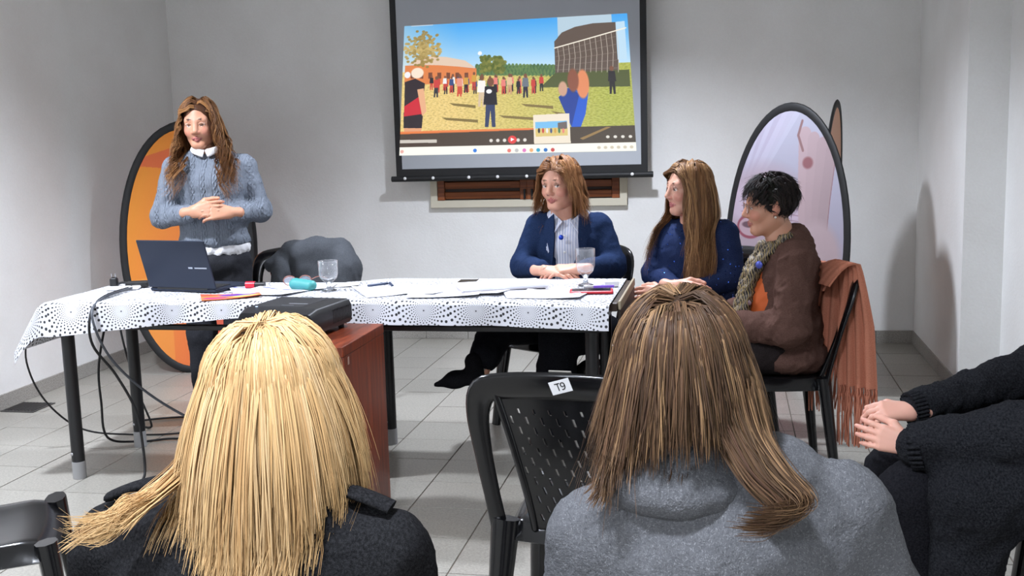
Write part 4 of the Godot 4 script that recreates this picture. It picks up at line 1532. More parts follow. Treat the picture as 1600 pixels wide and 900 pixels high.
	hair_on(t, H, {"seed": 3, "axis": X.basis.z, "locks": 230, "per": 9, "len": [0.3, 0.42], "seg": 22, "part": 0.012, "wave": 0.022, "turns": 3.2, "clump": 0.012, "puff": 0.018, "flare": 0.42, "grav": 0.17, "rad": 0.0016, "fray": 0.012, "low": -0.05,
		"colors": [rgb(104, 70, 46), rgb(132, 90, 56), rgb(160, 112, 68), rgb(176, 128, 82), rgb(116, 80, 54)]}, [[X * v3(0, 1.2, 0), v3(0.17, 0.15, 0.13)], [X * v3(-0.12, 1.27, 0), v3(0.1, 0.07, 0.08)], [X * v3(0.12, 1.27, 0), v3(0.1, 0.07, 0.08)], [X * v3(-0.02, 1.4, 0.01), v3(0.05, 0.1, 0.05)]])

func woman_navy() -> void:
	var t := person("seated woman in a navy blazer and pale shirt with bobbed hair, hands on the table", Vector3.ZERO)
	var X := Transform3D(Basis(Vector3.UP, 0.05), v3(-0.74, 0, -5.1))
	var skin := rgb(214, 158, 134)
	var H := Transform3D(Basis.from_euler(v3(0.06, -0.38, 0.03)), X * v3(-0.035, 1.168, 0.05))
	var mb := MB.new()
	var b := Blob.new()
	b.ell(X * v3(0, 0.86, 0), v3(0.14, 0.16, 0.09), 0.05, skin)
	b.ell(X * v3(0, 0.6, 0), v3(0.15, 0.16, 0.11), 0.05, skin)
	b.chain([X * v3(-0.13, 0.955, 0), X * v3(-0.21, 0.782, 0.045), X * v3(-0.08, 0.8, 0.35)], [0.04, 0.032, 0.025], 0.03, skin)
	b.chain([X * v3(0.13, 0.95, 0), X * v3(0.21, 0.778, 0.045), X * v3(0.06, 0.8, 0.34)], [0.04, 0.032, 0.025], 0.03, skin)
	b.chain([X * v3(0, 0.96, 0.0), X * v3(-0.02, 1.04, 0.015), X * v3(-0.035, 1.12, 0.03)], [0.075, 0.056, 0.052], 0.03, skin)
	var kl := v3(-1.03, 0.53, -4.78)
	var kr := v3(-0.72, 0.5, -4.66)
	b.chain([X * v3(-0.08, 0.5, 0.02), kl, v3(-1.08, 0.36, -4.62)], [0.075, 0.05, 0.04], 0.03, skin)
	b.chain([X * v3(0.09, 0.5, 0.02), kr, v3(-0.8, 0.1, -4.7)], [0.075, 0.05, 0.04], 0.03, skin)
	b.mesh_into(mb, 0.014)
	head_into(mb, H, skin, {"lids": 0.0025, "look": 0.004, "lip": rgb(176, 104, 98), "brow": rgb(120, 86, 62), "cell": 0.004})
	hand_into(mb, X * v3(-0.075, 0.795, 0.345), v3(0.9, -0.05, 0.25), v3(-0.1, 0.95, 0.3), -1.0, 0.55, skin)
	hand_into(mb, X * v3(0.065, 0.802, 0.345), v3(-0.95, -0.02, 0.25), v3(0.1, 0.95, 0.3), 1.0, 0.5, skin)
	obj("body", mb.mesh(), skin_mat(), t)
	# striped shirt
	var st := Image.create(64, 64, false, Image.FORMAT_RGB8)
	for y in 64:
		for x in 64:
			st.set_pixel(x, y, rgb(222, 224, 234) if (x / 4) % 2 == 0 else rgb(176, 184, 208))
	var shm := mat(Color.WHITE, 0.75)
	speckle(shm, st, 10.0)
	var sh := Blob.new()
	sh.ell(X * v3(0, 0.87, 0.018), v3(0.14, 0.15, 0.108), 0.05)
	sh.ell(X * v3(0, 0.68, 0.03), v3(0.15, 0.15, 0.122), 0.05)
	sh.cap(X * v3(-0.06, 1.0, 0.0), X * v3(0.06, 1.0, 0.0), 0.05, 0.05, 0.04)
	sh.cap(X * v3(-0.01, 0.965, 0.13), X * v3(-0.015, 1.12, 0.09), 0.03, 0.07, 0.012, Color.WHITE, true)
	var so := cloth("shirt", sh, 0.008, shm, t, 3, 0.0)
	for k in 4:
		var bt := MB.new()
		bt.lathe([Vector2(0, 0.002), Vector2(0.005, 0.0015), Vector2(0.006, 0)], 8, Transform3D(Basis(Vector3.RIGHT, PI / 2), X * v3(-0.008, 0.93 - k * 0.075, 0.128 + k * 0.009)))
		obj("button", bt.mesh(), M.white, so)
	var co := MB.new()
	for s in [-1.0, 1.0]:
		co.prism(PackedVector2Array([Vector2(0, 0), Vector2(s * 0.075, 0.045), Vector2(s * 0.07, -0.015), Vector2(s * 0.03, -0.06)]), 0.006, Transform3D(Basis(Vector3.UP, s * 0.55) * Basis(Vector3.RIGHT, -0.45), X * v3(s * 0.018, 0.995, 0.108)))
	obj("shirt_collar", co.mesh(), shm, t)
	var bl := fabric(rgb(30, 46, 80), 0.14, 51, 9.0, 0.3)
	var g := Blob.new()
	g.ell(X * v3(0, 0.87, 0.0), v3(0.165, 0.15, 0.12), 0.05)
	g.ell(X * v3(0, 0.68, 0.01), v3(0.18, 0.18, 0.14), 0.05)
	g.ell(X * v3(0, 0.52, 0.0), v3(0.2, 0.1, 0.15), 0.04)
	g.cap(X * v3(-0.13, 0.98, -0.01), X * v3(0.13, 0.975, -0.01), 0.05, 0.05, 0.05)
	g.chain([X * v3(-0.15, 0.96, 0), X * v3(-0.215, 0.78, 0.04), X * v3(-0.1, 0.8, 0.31)], [0.06, 0.057, 0.04], 0.03)
	g.chain([X * v3(0.15, 0.955, 0), X * v3(0.215, 0.775, 0.04), X * v3(0.1, 0.8, 0.3)], [0.06, 0.057, 0.04], 0.03)
	# opening down the front
	g.cap(X * v3(-0.005, 1.0, 0.12), X * v3(-0.015, 0.68, 0.18), 0.072, 0.05, 0.008, Color.WHITE, true)
	g.cap(X * v3(0, 1.02, 0.03), X * v3(-0.02, 1.12, 0.03), 0.068, 0.08, 0.01, Color.WHITE, true)
	var bo := cloth("blazer", g, 0.007, bl, t, 8, 0.005, 6.0)
	for s in [-1.0, 1.0]:
		var lp := MB.new()
		var pl := [Vector2(s * 0.062, 0.045), Vector2(s * 0.105, 0.012), Vector2(s * 0.118, -0.045), Vector2(s * 0.1, -0.055), Vector2(s * 0.052, -0.2), Vector2(s * 0.05, -0.06)]
		lp.prism(PackedVector2Array(pl), 0.009, Transform3D(Basis(Vector3.UP, s * 0.5) * Basis(Vector3.RIGHT, -0.12), X * v3(s * 0.008, 0.985, 0.138)))
		obj("lapel", lp.mesh(), bl, bo)
	var pin := MB.new()
	pin.lathe([Vector2(0, 0.005), Vector2(0.01, 0.003), Vector2(0.012, 0)], 16, Transform3D(Basis(Vector3.RIGHT, PI / 2), X * v3(-0.022, 0.925, 0.142)))
	obj("pendant", pin.mesh(), mat(rgb(30, 70, 190), 0.25, 0.3), t)
	var bb := MB.new()
	bb.lathe([Vector2(0, 0.004), Vector2(0.01, 0.003), Vector2(0.012, 0)], 16, Transform3D(Basis(Vector3.RIGHT, PI / 2), X * v3(0.062, 0.79, 0.149)))
	obj("blazer_button", bb.mesh(), mat(rgb(196, 170, 120), 0.4), bo)
	var pa := Blob.new()
	pa.ell(X * v3(0, 0.5, 0), v3(0.19, 0.1, 0.15), 0.04)
	pa.chain([X * v3(-0.09, 0.51, 0.05), kl, v3(-1.06, 0.43, -4.64)], [0.098, 0.08, 0.068], 0.03)
	pa.chain([X * v3(0.09, 0.5, 0.05), kr, v3(-0.79, 0.09, -4.68)], [0.098, 0.088, 0.085], 0.03)
	pa.chain([kr + v3(0, 0.02, 0), X * v3(0.17, 0.49, 0.25)], [0.085, 0.09], 0.03)
	cloth("trousers", pa, 0.013, fabric(rgb(17, 18, 23), 0.15, 53), t, 9, 0.008, 6.0)
	var an := MB.new()
	an.tube([v3(-1.06, 0.43, -4.64), v3(-1.085, 0.36, -4.61)], 0.034, 12)
	obj("sock", an.mesh(), mat(rgb(150, 140, 136), 0.8), t)
	shoe(t, v3(-1.095, 0.315, -4.6), v3(-1.27, 0.3, -4.56), v3(0.55, 0.85, 0), fabric(rgb(20, 20, 23), 0.1, 57), 0.07, 0.03)
	shoe(t, v3(-0.78, 0.03, -4.72), v3(-0.86, 0.012, -4.5), Vector3.UP, M.black, 0.05, 0.02)
	hair_on(t, H, {"seed": 5, "axis": X.basis.z, "locks": 210, "per": 9, "len": [0.17, 0.235], "seg": 18, "part": -0.02, "wave": 0.009, "turns": 1.5, "clump": 0.012, "puff": 0.022, "flare": 0.4, "grav": 0.2, "rad": 0.0016, "fray": 0.008,
		"colors": [rgb(142, 96, 62), rgb(166, 116, 76), rgb(186, 138, 94), rgb(152, 106, 72)]}, [[X * v3(0, 0.87, 0), v3(0.19, 0.14, 0.13)], [X * v3(-0.02, 1.05, 0.02), v3(0.056, 0.1, 0.056)]])

func woman_sequins() -> void:
	var t := person("seated woman with very long brown hair in a dark blue sequinned top, looking left", Vector3.ZERO)
	var X := Transform3D(Basis(Vector3.UP, -0.35), v3(-0.135, 0, -4.92))
	var skin := rgb(214, 160, 138)
	var H := Transform3D(Basis.from_euler(v3(0.0, -1.05, 0.02)), X * v3(-0.03, 1.145, 0.03))
	var mb := MB.new()
	var b := Blob.new()
	b.ell(X * v3(0, 0.84, 0), v3(0.135, 0.16, 0.09), 0.05, skin)
	b.ell(X * v3(0, 0.6, 0), v3(0.145, 0.16, 0.11), 0.05, skin)
	b.chain([X * v3(-0.12, 0.93, 0), X * v3(-0.188, 0.757, 0.045), X * v3(0.02, 0.725, 0.24)], [0.04, 0.032, 0.025], 0.03, skin)
	b.chain([X * v3(0.12, 0.93, 0), X * v3(0.178, 0.757, 0.035), X * v3(0.0, 0.70, 0.21)], [0.04, 0.032, 0.025], 0.03, skin)
	b.chain([X * v3(0, 0.94, 0.0), X * v3(-0.01, 1.02, 0.01), X * v3(-0.03, 1.1, 0.02)], [0.07, 0.053, 0.05], 0.03, skin)
	b.chain([X * v3(-0.08, 0.5, 0.02), X * v3(-0.1, 0.55, 0.42), v3(-0.48, 0.36, -4.72)], [0.075, 0.05, 0.04], 0.03, skin)
	b.chain([X * v3(0.08, 0.5, 0.02), X * v3(0.1, 0.5, 0.42), X * v3(0.1, 0.08, 0.42)], [0.075, 0.05, 0.04], 0.03, skin)
	b.mesh_into(mb, 0.014)
	head_into(mb, H, skin, {"lids": 0.002, "lip": rgb(184, 106, 104), "brow": rgb(96, 66, 48), "cell": 0.004})
	hand_into(mb, X * v3(0.0, 0.735, 0.255), X.basis * v3(0.85, -0.12, 0.1), X.basis * v3(0.1, 0.45, 0.9), -1.0, 0.5, skin)
	hand_into(mb, X * v3(-0.05, 0.70, 0.24), X.basis * v3(-0.9, -0.05, 0.15), X.basis * v3(0.0, 0.5, 0.9), 1.0, 0.45, skin)
	obj("body", mb.mesh(), skin_mat(), t)
	var sm := fabric(rgb(20, 34, 74), 0.25, 61, 14.0, 0.5, 0.6)
	var g := Blob.new()
	g.ell(X * v3(0, 0.85, 0.005), v3(0.17, 0.15, 0.122), 0.05)
	g.ell(X * v3(0, 0.66, 0.01), v3(0.168, 0.17, 0.125), 0.05)
	g.ell(X * v3(0, 0.52, 0.0), v3(0.185, 0.08, 0.14), 0.04)
	g.cap(X * v3(-0.12, 0.95, -0.01), X * v3(0.12, 0.95, -0.01), 0.05, 0.05, 0.05)
	g.chain([X * v3(-0.14, 0.935, 0), X * v3(-0.19, 0.755, 0.04), X * v3(-0.02, 0.732, 0.225)], [0.058, 0.053, 0.038], 0.03)
	g.chain([X * v3(0.14, 0.935, 0), X * v3(0.18, 0.755, 0.03), X * v3(0.03, 0.705, 0.195)], [0.058, 0.053, 0.038], 0.03)
	g.cap(X * v3(0, 0.95, 0.13), X * v3(-0.02, 1.08, 0.07), 0.035, 0.06, 0.01, Color.WHITE, true)
	var go := cloth("sequin_top", g, 0.0105, sm, t, 12, 0.006, 7.0)
	# sequins that catch the light
	var sq := MB.new()
	var r := RandomNumberGenerator.new()
	r.seed = 4
	var gm: ArrayMesh = go.mesh
	var va: PackedVector3Array = gm.surface_get_arrays(0)[Mesh.ARRAY_VERTEX]
	var na: PackedVector3Array = gm.surface_get_arrays(0)[Mesh.ARRAY_NORMAL]
	for k in 420:
		var i := r.randi() % va.size()
		var nn := (na[i] + v3(r.randfn(), r.randfn(), r.randfn()) * 0.3).normalized()
		var bx := Basis.looking_at(nn, Vector3.UP if absf(nn.y) < 0.95 else Vector3.RIGHT)
		var pp2 := []
		for q in 6:
			pp2.append(va[i] + na[i] * 0.0015 + bx.x * cos(TAU * q / 6) * 0.0032 + bx.y * sin(TAU * q / 6) * 0.0032)
		sq.face(pp2, nn)
	var sqo := obj("sequins", sq.mesh(), mat(rgb(60, 100, 200), 0.15, 0.9), go)
	sqo.set_meta("kind", "stuff")
	var pa := Blob.new()
	pa.ell(X * v3(0, 0.49, 0), v3(0.185, 0.1, 0.15), 0.04)
	pa.chain([X * v3(-0.08, 0.51, 0.03), X * v3(-0.1, 0.55, 0.42), v3(-0.45, 0.4, -4.72)], [0.095, 0.078, 0.06], 0.03)
	pa.chain([X * v3(0.09, 0.5, 0.03), X * v3(0.1, 0.5, 0.42), X * v3(0.1, 0.08, 0.42)], [0.095, 0.078, 0.06], 0.03)
	cloth("trousers", pa, 0.014, fabric(rgb(22, 22, 26), 0.15, 63), t, 13, 0.007, 6.0)
	shoe(t, v3(-0.49, 0.345, -4.72), v3(-0.705, 0.325, -4.72), v3(0.1, 1, 0), M.black_gloss, 0.06, 0.04)
	shoe(t, X * v3(0.1, 0.03, 0.4), X * v3(0.08, 0.012, 0.6), Vector3.UP, M.black_gloss, 0.05, 0.02)
	var br := MB.new()
	var ring := []
	for k in 13:
		ring.append(X * v3(-0.005, 0.734, 0.245) + X.basis * (v3(0.1, cos(TAU * k / 12) * 0.03, sin(TAU * k / 12) * 0.03)) - X.basis * v3(0.1, 0, 0))
	br.tube(ring, 0.003, 6, Color.WHITE, false)
	obj("bracelet", br.mesh(), mat(rgb(196, 150, 130), 0.3, 0.6), t)
	hair_on(t, H, {"seed": 9, "axis": X.basis.z, "locks": 330, "per": 10, "len": [0.44, 0.54], "seg": 26, "part": 0.005, "wave": 0.009, "turns": 2.0, "clump": 0.011, "puff": 0.015, "flare": 0.1, "grav": 0.2, "rad": 0.0016, "fray": 0.01, "sway": X.basis * v3(0, 0, 0.22),
		"colors": [rgb(108, 76, 52), rgb(134, 96, 64), rgb(166, 124, 84), rgb(186, 144, 100), rgb(120, 86, 60)]}, [[X * v3(0, 0.84, 0), v3(0.165, 0.17, 0.13)], [X * v3(0, 0.66, 0.01), v3(0.165, 0.17, 0.13)], [X * v3(-0.15, 0.95, 0), v3(0.075, 0.07, 0.07)], [X * v3(0.15, 0.95, 0), v3(0.075, 0.07, 0.07)], [X * v3(-0.02, 1.03, 0.01), v3(0.052, 0.1, 0.052)]])

func woman_brown() -> void:
	var t := person("seated woman in profile with short black hair, spectacles and a brown jacket", Vector3.ZERO)
	var X := Transform3D(Basis(Vector3.UP, -1.42), v3(0.24, 0, -4.5))
	var skin := rgb(200, 146, 120)
	var H := Transform3D(Basis.from_euler(v3(0.06, -1.42, 0.0)), X * v3(0, 1.095, 0.075))
	var mb := MB.new()
	var b := Blob.new()
	b.ell(X * v3(0, 0.76, 0), v3(0.09, 0.16, 0.13), 0.05, skin)
	b.ell(X * v3(0, 0.56, 0), v3(0.1, 0.14, 0.14), 0.05, skin)
	b.chain([X * v3(-0.15, 0.9, 0), X * v3(-0.2, 0.65, 0.06), X * v3(-0.04, 0.64, 0.28)], [0.04, 0.032, 0.025], 0.03, skin)
	b.chain([X * v3(0.15, 0.9, 0), X * v3(0.2, 0.64, 0.04), X * v3(0.05, 0.62, 0.27)], [0.04, 0.032, 0.025], 0.03, skin)
	b.chain([X * v3(0, 0.89, 0.0), X * v3(0, 0.96, 0.025), X * v3(0, 1.04, 0.055)], [0.07, 0.056, 0.053], 0.03, skin)
	for s in [-1.0, 1.0]:
		b.chain([X * v3(s * 0.09, 0.5, 0.0), X * v3(s * 0.09, 0.5, 0.4), X * v3(s * 0.09, 0.08, 0.4)], [0.075, 0.05, 0.04], 0.03, skin)
	b.mesh_into(mb, 0.014)
	head_into(mb, H, skin, {"lids": 0.003, "lip": rgb(164, 98, 92), "brow": rgb(60, 44, 38), "cell": 0.004})
	hand_into(mb, X * v3(-0.03, 0.64, 0.29), X.basis * v3(0.8, -0.1, 0.4), X.basis * v3(0, 0.8, 0.5), -1.0, 0.5, skin)
	hand_into(mb, X * v3(0.04, 0.615, 0.28), X.basis * v3(-0.8, -0.1, 0.4), X.basis * v3(0, 0.8, 0.5), 1.0, 0.5, skin)
	obj("body", mb.mesh(), skin_mat(), t)
	var jm := fabric(rgb(88, 62, 54), 0.14, 71, 9.0, 0.35, 0.8)
	var g := Blob.new()
	var tb := X.basis
	g.ell(X * v3(0, 0.79, -0.01), v3(0.17, 0.16, 0.122), 0.05, Color.WHITE, tb)
	g.ell(X * v3(0, 0.61, 0.005), v3(0.18, 0.15, 0.142), 0.05, Color.WHITE, tb)
	g.ell(X * v3(0, 0.49, -0.01), v3(0.195, 0.085, 0.158), 0.04, Color.WHITE, tb)
	g.cap(X * v3(-0.15, 0.895, -0.01), X * v3(0.15, 0.895, -0.01), 0.06, 0.06, 0.05)
	g.cap(X * v3(0, 0.93, -0.03), X * v3(0, 0.955, -0.03), 0.062, 0.06, 0.04)
	g.chain([X * v3(-0.17, 0.885, 0), X * v3(-0.215, 0.65, 0.04), X * v3(-0.07, 0.64, 0.25)], [0.07, 0.064, 0.046], 0.03)
	g.chain([X * v3(0.17, 0.885, 0), X * v3(0.215, 0.63, 0.03), X * v3(0.07, 0.62, 0.24)], [0.07, 0.066, 0.048], 0.03)
	g.cap(X * v3(-0.01, 0.97, 0.11), X * v3(-0.02, 0.6, 0.2), 0.048, 0.034, 0.008, Color.WHITE, true)
	var jo := cloth("jacket", g, 0.009, jm, t, 15, 0.013, 6.0)
	var cl := Blob.new()
	cl.ell(X * v3(0, 0.94, 0.0), v3(0.085, 0.04, 0.08), 0.02, Color.WHITE, tb)
	cl.ell(X * v3(0, 0.96, 0.02), v3(0.066, 0.06, 0.062), 0.01, Color.WHITE, tb, true)
	cl.ell(X * v3(0, 0.93, 0.12), v3(0.08, 0.1, 0.07), 0.01, Color.WHITE, tb, true)
	cloth("collar", cl, 0.008, jm, jo, 2, 0.0)
	var bt := MB.new()
	bt.lathe([Vector2(0, 0.004), Vector2(0.009, 0.003), Vector2(0.011, 0)], 14, Transform3D(tb * Basis(Vector3.RIGHT, PI / 2) * Basis(Vector3.BACK, -0.8), X * v3(0.07, 0.71, 0.165)))
	obj("button", bt.mesh(), mat(rgb(120, 92, 96), 0.2), jo)
	var pn := MB.new()
	pn.lathe([Vector2(0, 0.005), Vector2(0.012, 0.004), Vector2(0.016, 0)], 10, Transform3D(tb * Basis(Vector3.RIGHT, PI / 2) * Basis(Vector3.BACK, -0.9), X * v3(0.085, 0.865, 0.13)))
	obj("brooch", pn.mesh(), mat(rgb(80, 90, 180), 0.3, 0.3), jo)
	var blo := Blob.new()
	blo.ell(X * v3(0, 0.7, 0.06), v3(0.1, 0.17, 0.105), 0.04, Color.WHITE, tb)
	cloth("blouse", blo, 0.012, mat(rgb(206, 96, 40), 0.7), t, 4, 0.004, 9.0)
	# patterned scarf: two hanging ends from the nape
	var si := Image.create(128, 128, false, Image.FORMAT_RGB8)
	si.fill(rgb(36, 30, 26))
	for k in 14:
		var pts := []
		for q in 9:
			pts.append(Vector2(k * 9.3 + 5 * sin(q * 1.6 + k), q * 16.0))
		stroke(si, pts, 2.2, rgb(206, 180, 120) if k % 2 == 0 else rgb(176, 160, 140))
	var scm := mat(Color.WHITE, 0.6)
	speckle(scm, si, 9.0)
	var sc := Blob.new()
	for s in [-1.0, 1.0]:
		sc.chain([X * v3(s * 0.02, 0.965, -0.035), X * v3(s * 0.062, 0.965, 0.02), X * v3(s * 0.06, 0.925, 0.085), X * v3(s * 0.045, 0.82, 0.15), X * v3(s * 0.04, 0.66, 0.19), X * v3(s * 0.04, 0.56, 0.2)], [0.016, 0.018, 0.02, 0.021, 0.022, 0.022], 0.015)
	cloth("scarf", sc, 0.0085, scm, t, 6, 0.012, 16.0)
	var pa := Blob.new()
	pa.ell(X * v3(0, 0.47, 0.0), v3(0.165, 0.06, 0.12), 0.04, Color.WHITE, tb)
	for s in [-1.0, 1.0]:
		pa.chain([X * v3(s * 0.09, 0.5, 0.06), X * v3(s * 0.09, 0.505, 0.4), X * v3(s * 0.09, 0.07, 0.4)], [0.078, 0.074, 0.062], 0.03)
	cloth("trousers", pa, 0.014, fabric(rgb(34, 28, 28), 0.15, 73), t, 16, 0.007, 6.0)
	for s in [-1.0, 1.0]:
		shoe(t, X * v3(s * 0.09, 0.03, 0.37), X * v3(s * 0.1, 0.012, 0.58), Vector3.UP, M.black, 0.05, 0.03)
	# spectacles on the face
	var sp := Node3D.new()
	sp.name = "spectacles"
	t.add_child(sp)
	var rimm := mat(rgb(150, 110, 90), 0.3, 0.4)
	var lens := mat(Color(0.8, 0.84, 0.9, 0.15), 0.03)
	lens.transparency = BaseMaterial3D.TRANSPARENCY_ALPHA
	for s in [-1.0, 1.0]:
		var ring := []
		var p2 := PackedVector2Array()
		for k in 17:
			ring.append(H * v3(s * 0.034 + cos(TAU * k / 16) * 0.024, -0.002 + sin(TAU * k / 16) * 0.02, 0.095 - absf(cos(TAU * k / 16) * 0.024 * s + 0.0) * 0.1))
			if k < 16:
				p2.append(Vector2(s * 0.034 + cos(TAU * k / 16) * 0.024, -0.002 + sin(TAU * k / 16) * 0.02))
		tubeo("rim", ring, 0.0016, rimm, sp, 6)
		var lb := MB.new()
		lb.prism(p2, 0.001, H * Transform3D(Basis.IDENTITY, v3(0, 0, 0.0935)))
		obj("lens", lb.mesh(), lens, sp)
		tubeo("temple", [H * v3(s * 0.058, 0.005, 0.093), H * v3(s * 0.076, 0.008, 0.05), H * v3(s * 0.084, 0.008, -0.02)], 0.0016, rimm, sp, 6)
	tubeo("bridge", [H * v3(-0.01, 0.003, 0.095), H * v3(0.01, 0.003, 0.095)], 0.0016, rimm, sp, 6)
	var er := MB.new()
	er.lathe([Vector2(0, 0.005), Vector2(0.004, 0.003), Vector2(0.005, 0), Vector2(0.003, -0.004), Vector2(0, -0.005)], 10, Transform3D(Basis.IDENTITY, H * v3(0.086, -0.043, -0.006)))
	obj("earring", er.mesh(), mat(rgb(226, 220, 210), 0.2), t)
	hair_on(t, H, {"seed": 12, "locks": 420, "per": 8, "len": [0.045, 0.08], "seg": 9, "short": true, "clear_face": false, "hold": -0.2, "wave": 0.003, "turns": 0.7, "clump": 0.007, "puff": 0.02, "grav": 0.12, "rad": 0.0015, "fray": 0.01, "low": -0.05, "rough": 0.5,
		"colors": [rgb(34, 29, 28), rgb(44, 37, 36), rgb(60, 51, 48), rgb(28, 25, 25)]}, [])

func woman_blonde() -> void:
	var t := person("foreground woman seen from behind with long blonde hair and a black coat", Vector3.ZERO)
	var skin := rgb(214, 164, 140)
	var H := Transform3D(Basis(Vector3.UP, PI - 0.1), v3(-0.606, 1.06, -1.36))
	var c := v3(-0.65, 0, -1.33)
	var mb := MB.new()
	var b := Blob.new()
	b.ell(c + v3(0, 0.8, 0), v3(0.14, 0.16, 0.09), 0.05, skin)
	b.ell(c + v3(0, 0.58, 0), v3(0.15, 0.15, 0.11), 0.05, skin)
	b.chain([c + v3(0, 0.9, 0), c + v3(0.03, 1.03, -0.02)], [0.06, 0.052], 0.03, skin)
	for s in [-1.0, 1.0]:
		b.chain([c + v3(s * 0.16, 0.87, 0), c + v3(s * 0.22, 0.62, -0.03), c + v3(s * 0.1, 0.56, -0.26)], [0.04, 0.032, 0.025], 0.03, skin)
		b.chain([c + v3(s * 0.08, 0.5, -0.03), c + v3(s * 0.09, 0.5, -0.44), c + v3(s * 0.09, 0.08, -0.46)], [0.075, 0.05, 0.04], 0.03, skin)
	b.mesh_into(mb, 0.015)
	head_into(mb, H, skin, {"cell": 0.006})
	for s in [-1.0, 1.0]:
		hand_into(mb, c + v3(s * 0.09, 0.57, -0.28), v3(-s * 0.5, -0.1, -0.8), v3(0, 1, -0.1), -s, 0.5, skin, 0.0065)
	obj("body", mb.mesh(), skin_mat(), t)
	var cm := fabric(rgb(13, 13, 15), 0.3, 81, 12.0, 0.6, 0.95)
	var g := Blob.new()
	g.ell(c + v3(0, 0.8, 0.01), v3(0.195, 0.15, 0.125), 0.05)
	g.ell(c + v3(0, 0.62, 0.0), v3(0.2, 0.18, 0.14), 0.05)
	g.ell(c + v3(0, 0.5, 0.0), v3(0.2, 0.1, 0.15), 0.05)
	g.cap(c + v3(-0.165, 0.872, -0.0), c + v3(0.175, 0.872, -0.0), 0.055, 0.055, 0.04)
	g.cap(c + v3(-0.06, 0.905, 0.0), c + v3(0.09, 0.905, 0.0), 0.06, 0.06, 0.05)
	for s in [-1.0, 1.0]:
		g.ell(c + v3(s * 0.2 + 0.005, 0.872, -0.005), v3(0.046, 0.05, 0.06), 0.012)
		g.chain([c + v3(s * 0.2, 0.85, 0), c + v3(s * 0.245, 0.62, -0.03), c + v3(s * 0.12, 0.57, -0.23)], [0.062, 0.06, 0.045], 0.025)
	var co := cloth("coat", g, 0.008, cm, t, 18, 0.005, 7.0)
	# shoulder straps and back seam
	for s in [-1.0, 1.0]:
		var st := []
		for k in 9:
			var f := k / 8.0
			st.append(c + v3(s * lerpf(0.075, 0.205, f) + 0.008, 0.962 - 0.03 * f * f, 0.004 - 0.0 * f))
		var eb := MB.new()
		eb.tube(st, 0.02, 10, Color.WHITE, true, 0.35, Vector3.BACK)
		obj("shoulder_strap", eb.mesh(), cm, co)
	var se := []
	for k in 13:
		var f := k / 12.0 - 0.5
		se.append(c + v3(f * 0.35, 0.825, 0.0 + 0.137 * sqrt(1.0 - pow(f * 1.8, 2.0)) + 0.002))
	var sb := MB.new()
	sb.tube(se, 0.0035, 6)
	obj("yoke_seam", sb.mesh(), cm, co)
	var pa := Blob.new()
	for s in [-1.0, 1.0]:
		pa.chain([c + v3(s * 0.09, 0.5, -0.03), c + v3(s * 0.09, 0.5, -0.44), c + v3(s * 0.09, 0.05, -0.46)], [0.095, 0.078, 0.06], 0.03)
	cloth("trousers", pa, 0.016, fabric(rgb(28, 28, 34), 0.15, 83), t, 19, 0.0)
	for s in [-1.0, 1.0]:
		shoe(t, c + v3(s * 0.09, 0.03, -0.45), c + v3(s * 0.1, 0.012, -0.66), Vector3.UP, M.black, 0.05, 0.03)
	var flick := []
	for k in 16:
		var f := k / 15.0
		flick.append([v3(-0.685 - 0.01 * f, 1.04, -1.33), v3(-0.695 - 0.012 * f, 1.0 - 0.01 * f, -1.27), v3(-0.715 - 0.03 * f, 0.975 - 0.015 * f, -1.225), v3(-0.735 - 0.055 * f, 0.962 - 0.03 * f + 0.012 * sin(k * 2.0), -1.2), v3(-0.75 - 0.1 * f, 0.95 - 0.03 * f + 0.02 * sin(k * 2.6), -1.2)])
	hair_on(t, H, {"seed": 21, "locks": 1150, "per": 11, "len": [0.37, 0.48], "seg": 18, "part": 0.0, "wave": 0.0035, "turns": 1.1, "clear_face": false, "clump": 0.0105, "puff": 0.013, "flare": 0.0, "grav": 0.17, "rad": 0.001, "fray": 0.016, "low": -0.06, "sway": v3(-0.42, 0, 0.05), "rough": 0.5, "axis": Vector3.BACK, "cut": [[-0.85, 0.91], [-0.75, 0.935], [-0.69, 0.945], [-0.65, 0.91], [-0.61, 0.87], [-0.55, 0.875], [-0.5, 0.94], [-0.45, 0.97]], "extra": flick,
		"colors": [rgb(208, 170, 118), rgb(216, 180, 128), rgb(200, 160, 108), rgb(224, 190, 142), rgb(186, 146, 98), rgb(212, 174, 122)]}, [[c + v3(0, 0.8, 0.01), v3(0.2, 0.16, 0.13)], [c + v3(-0.17, 0.872, 0), v3(0.1, 0.062, 0.065)], [c + v3(0.17, 0.872, 0), v3(0.1, 0.062, 0.065)], [c + v3(0.02, 0.98, -0.02), v3(0.06, 0.09, 0.06)]])

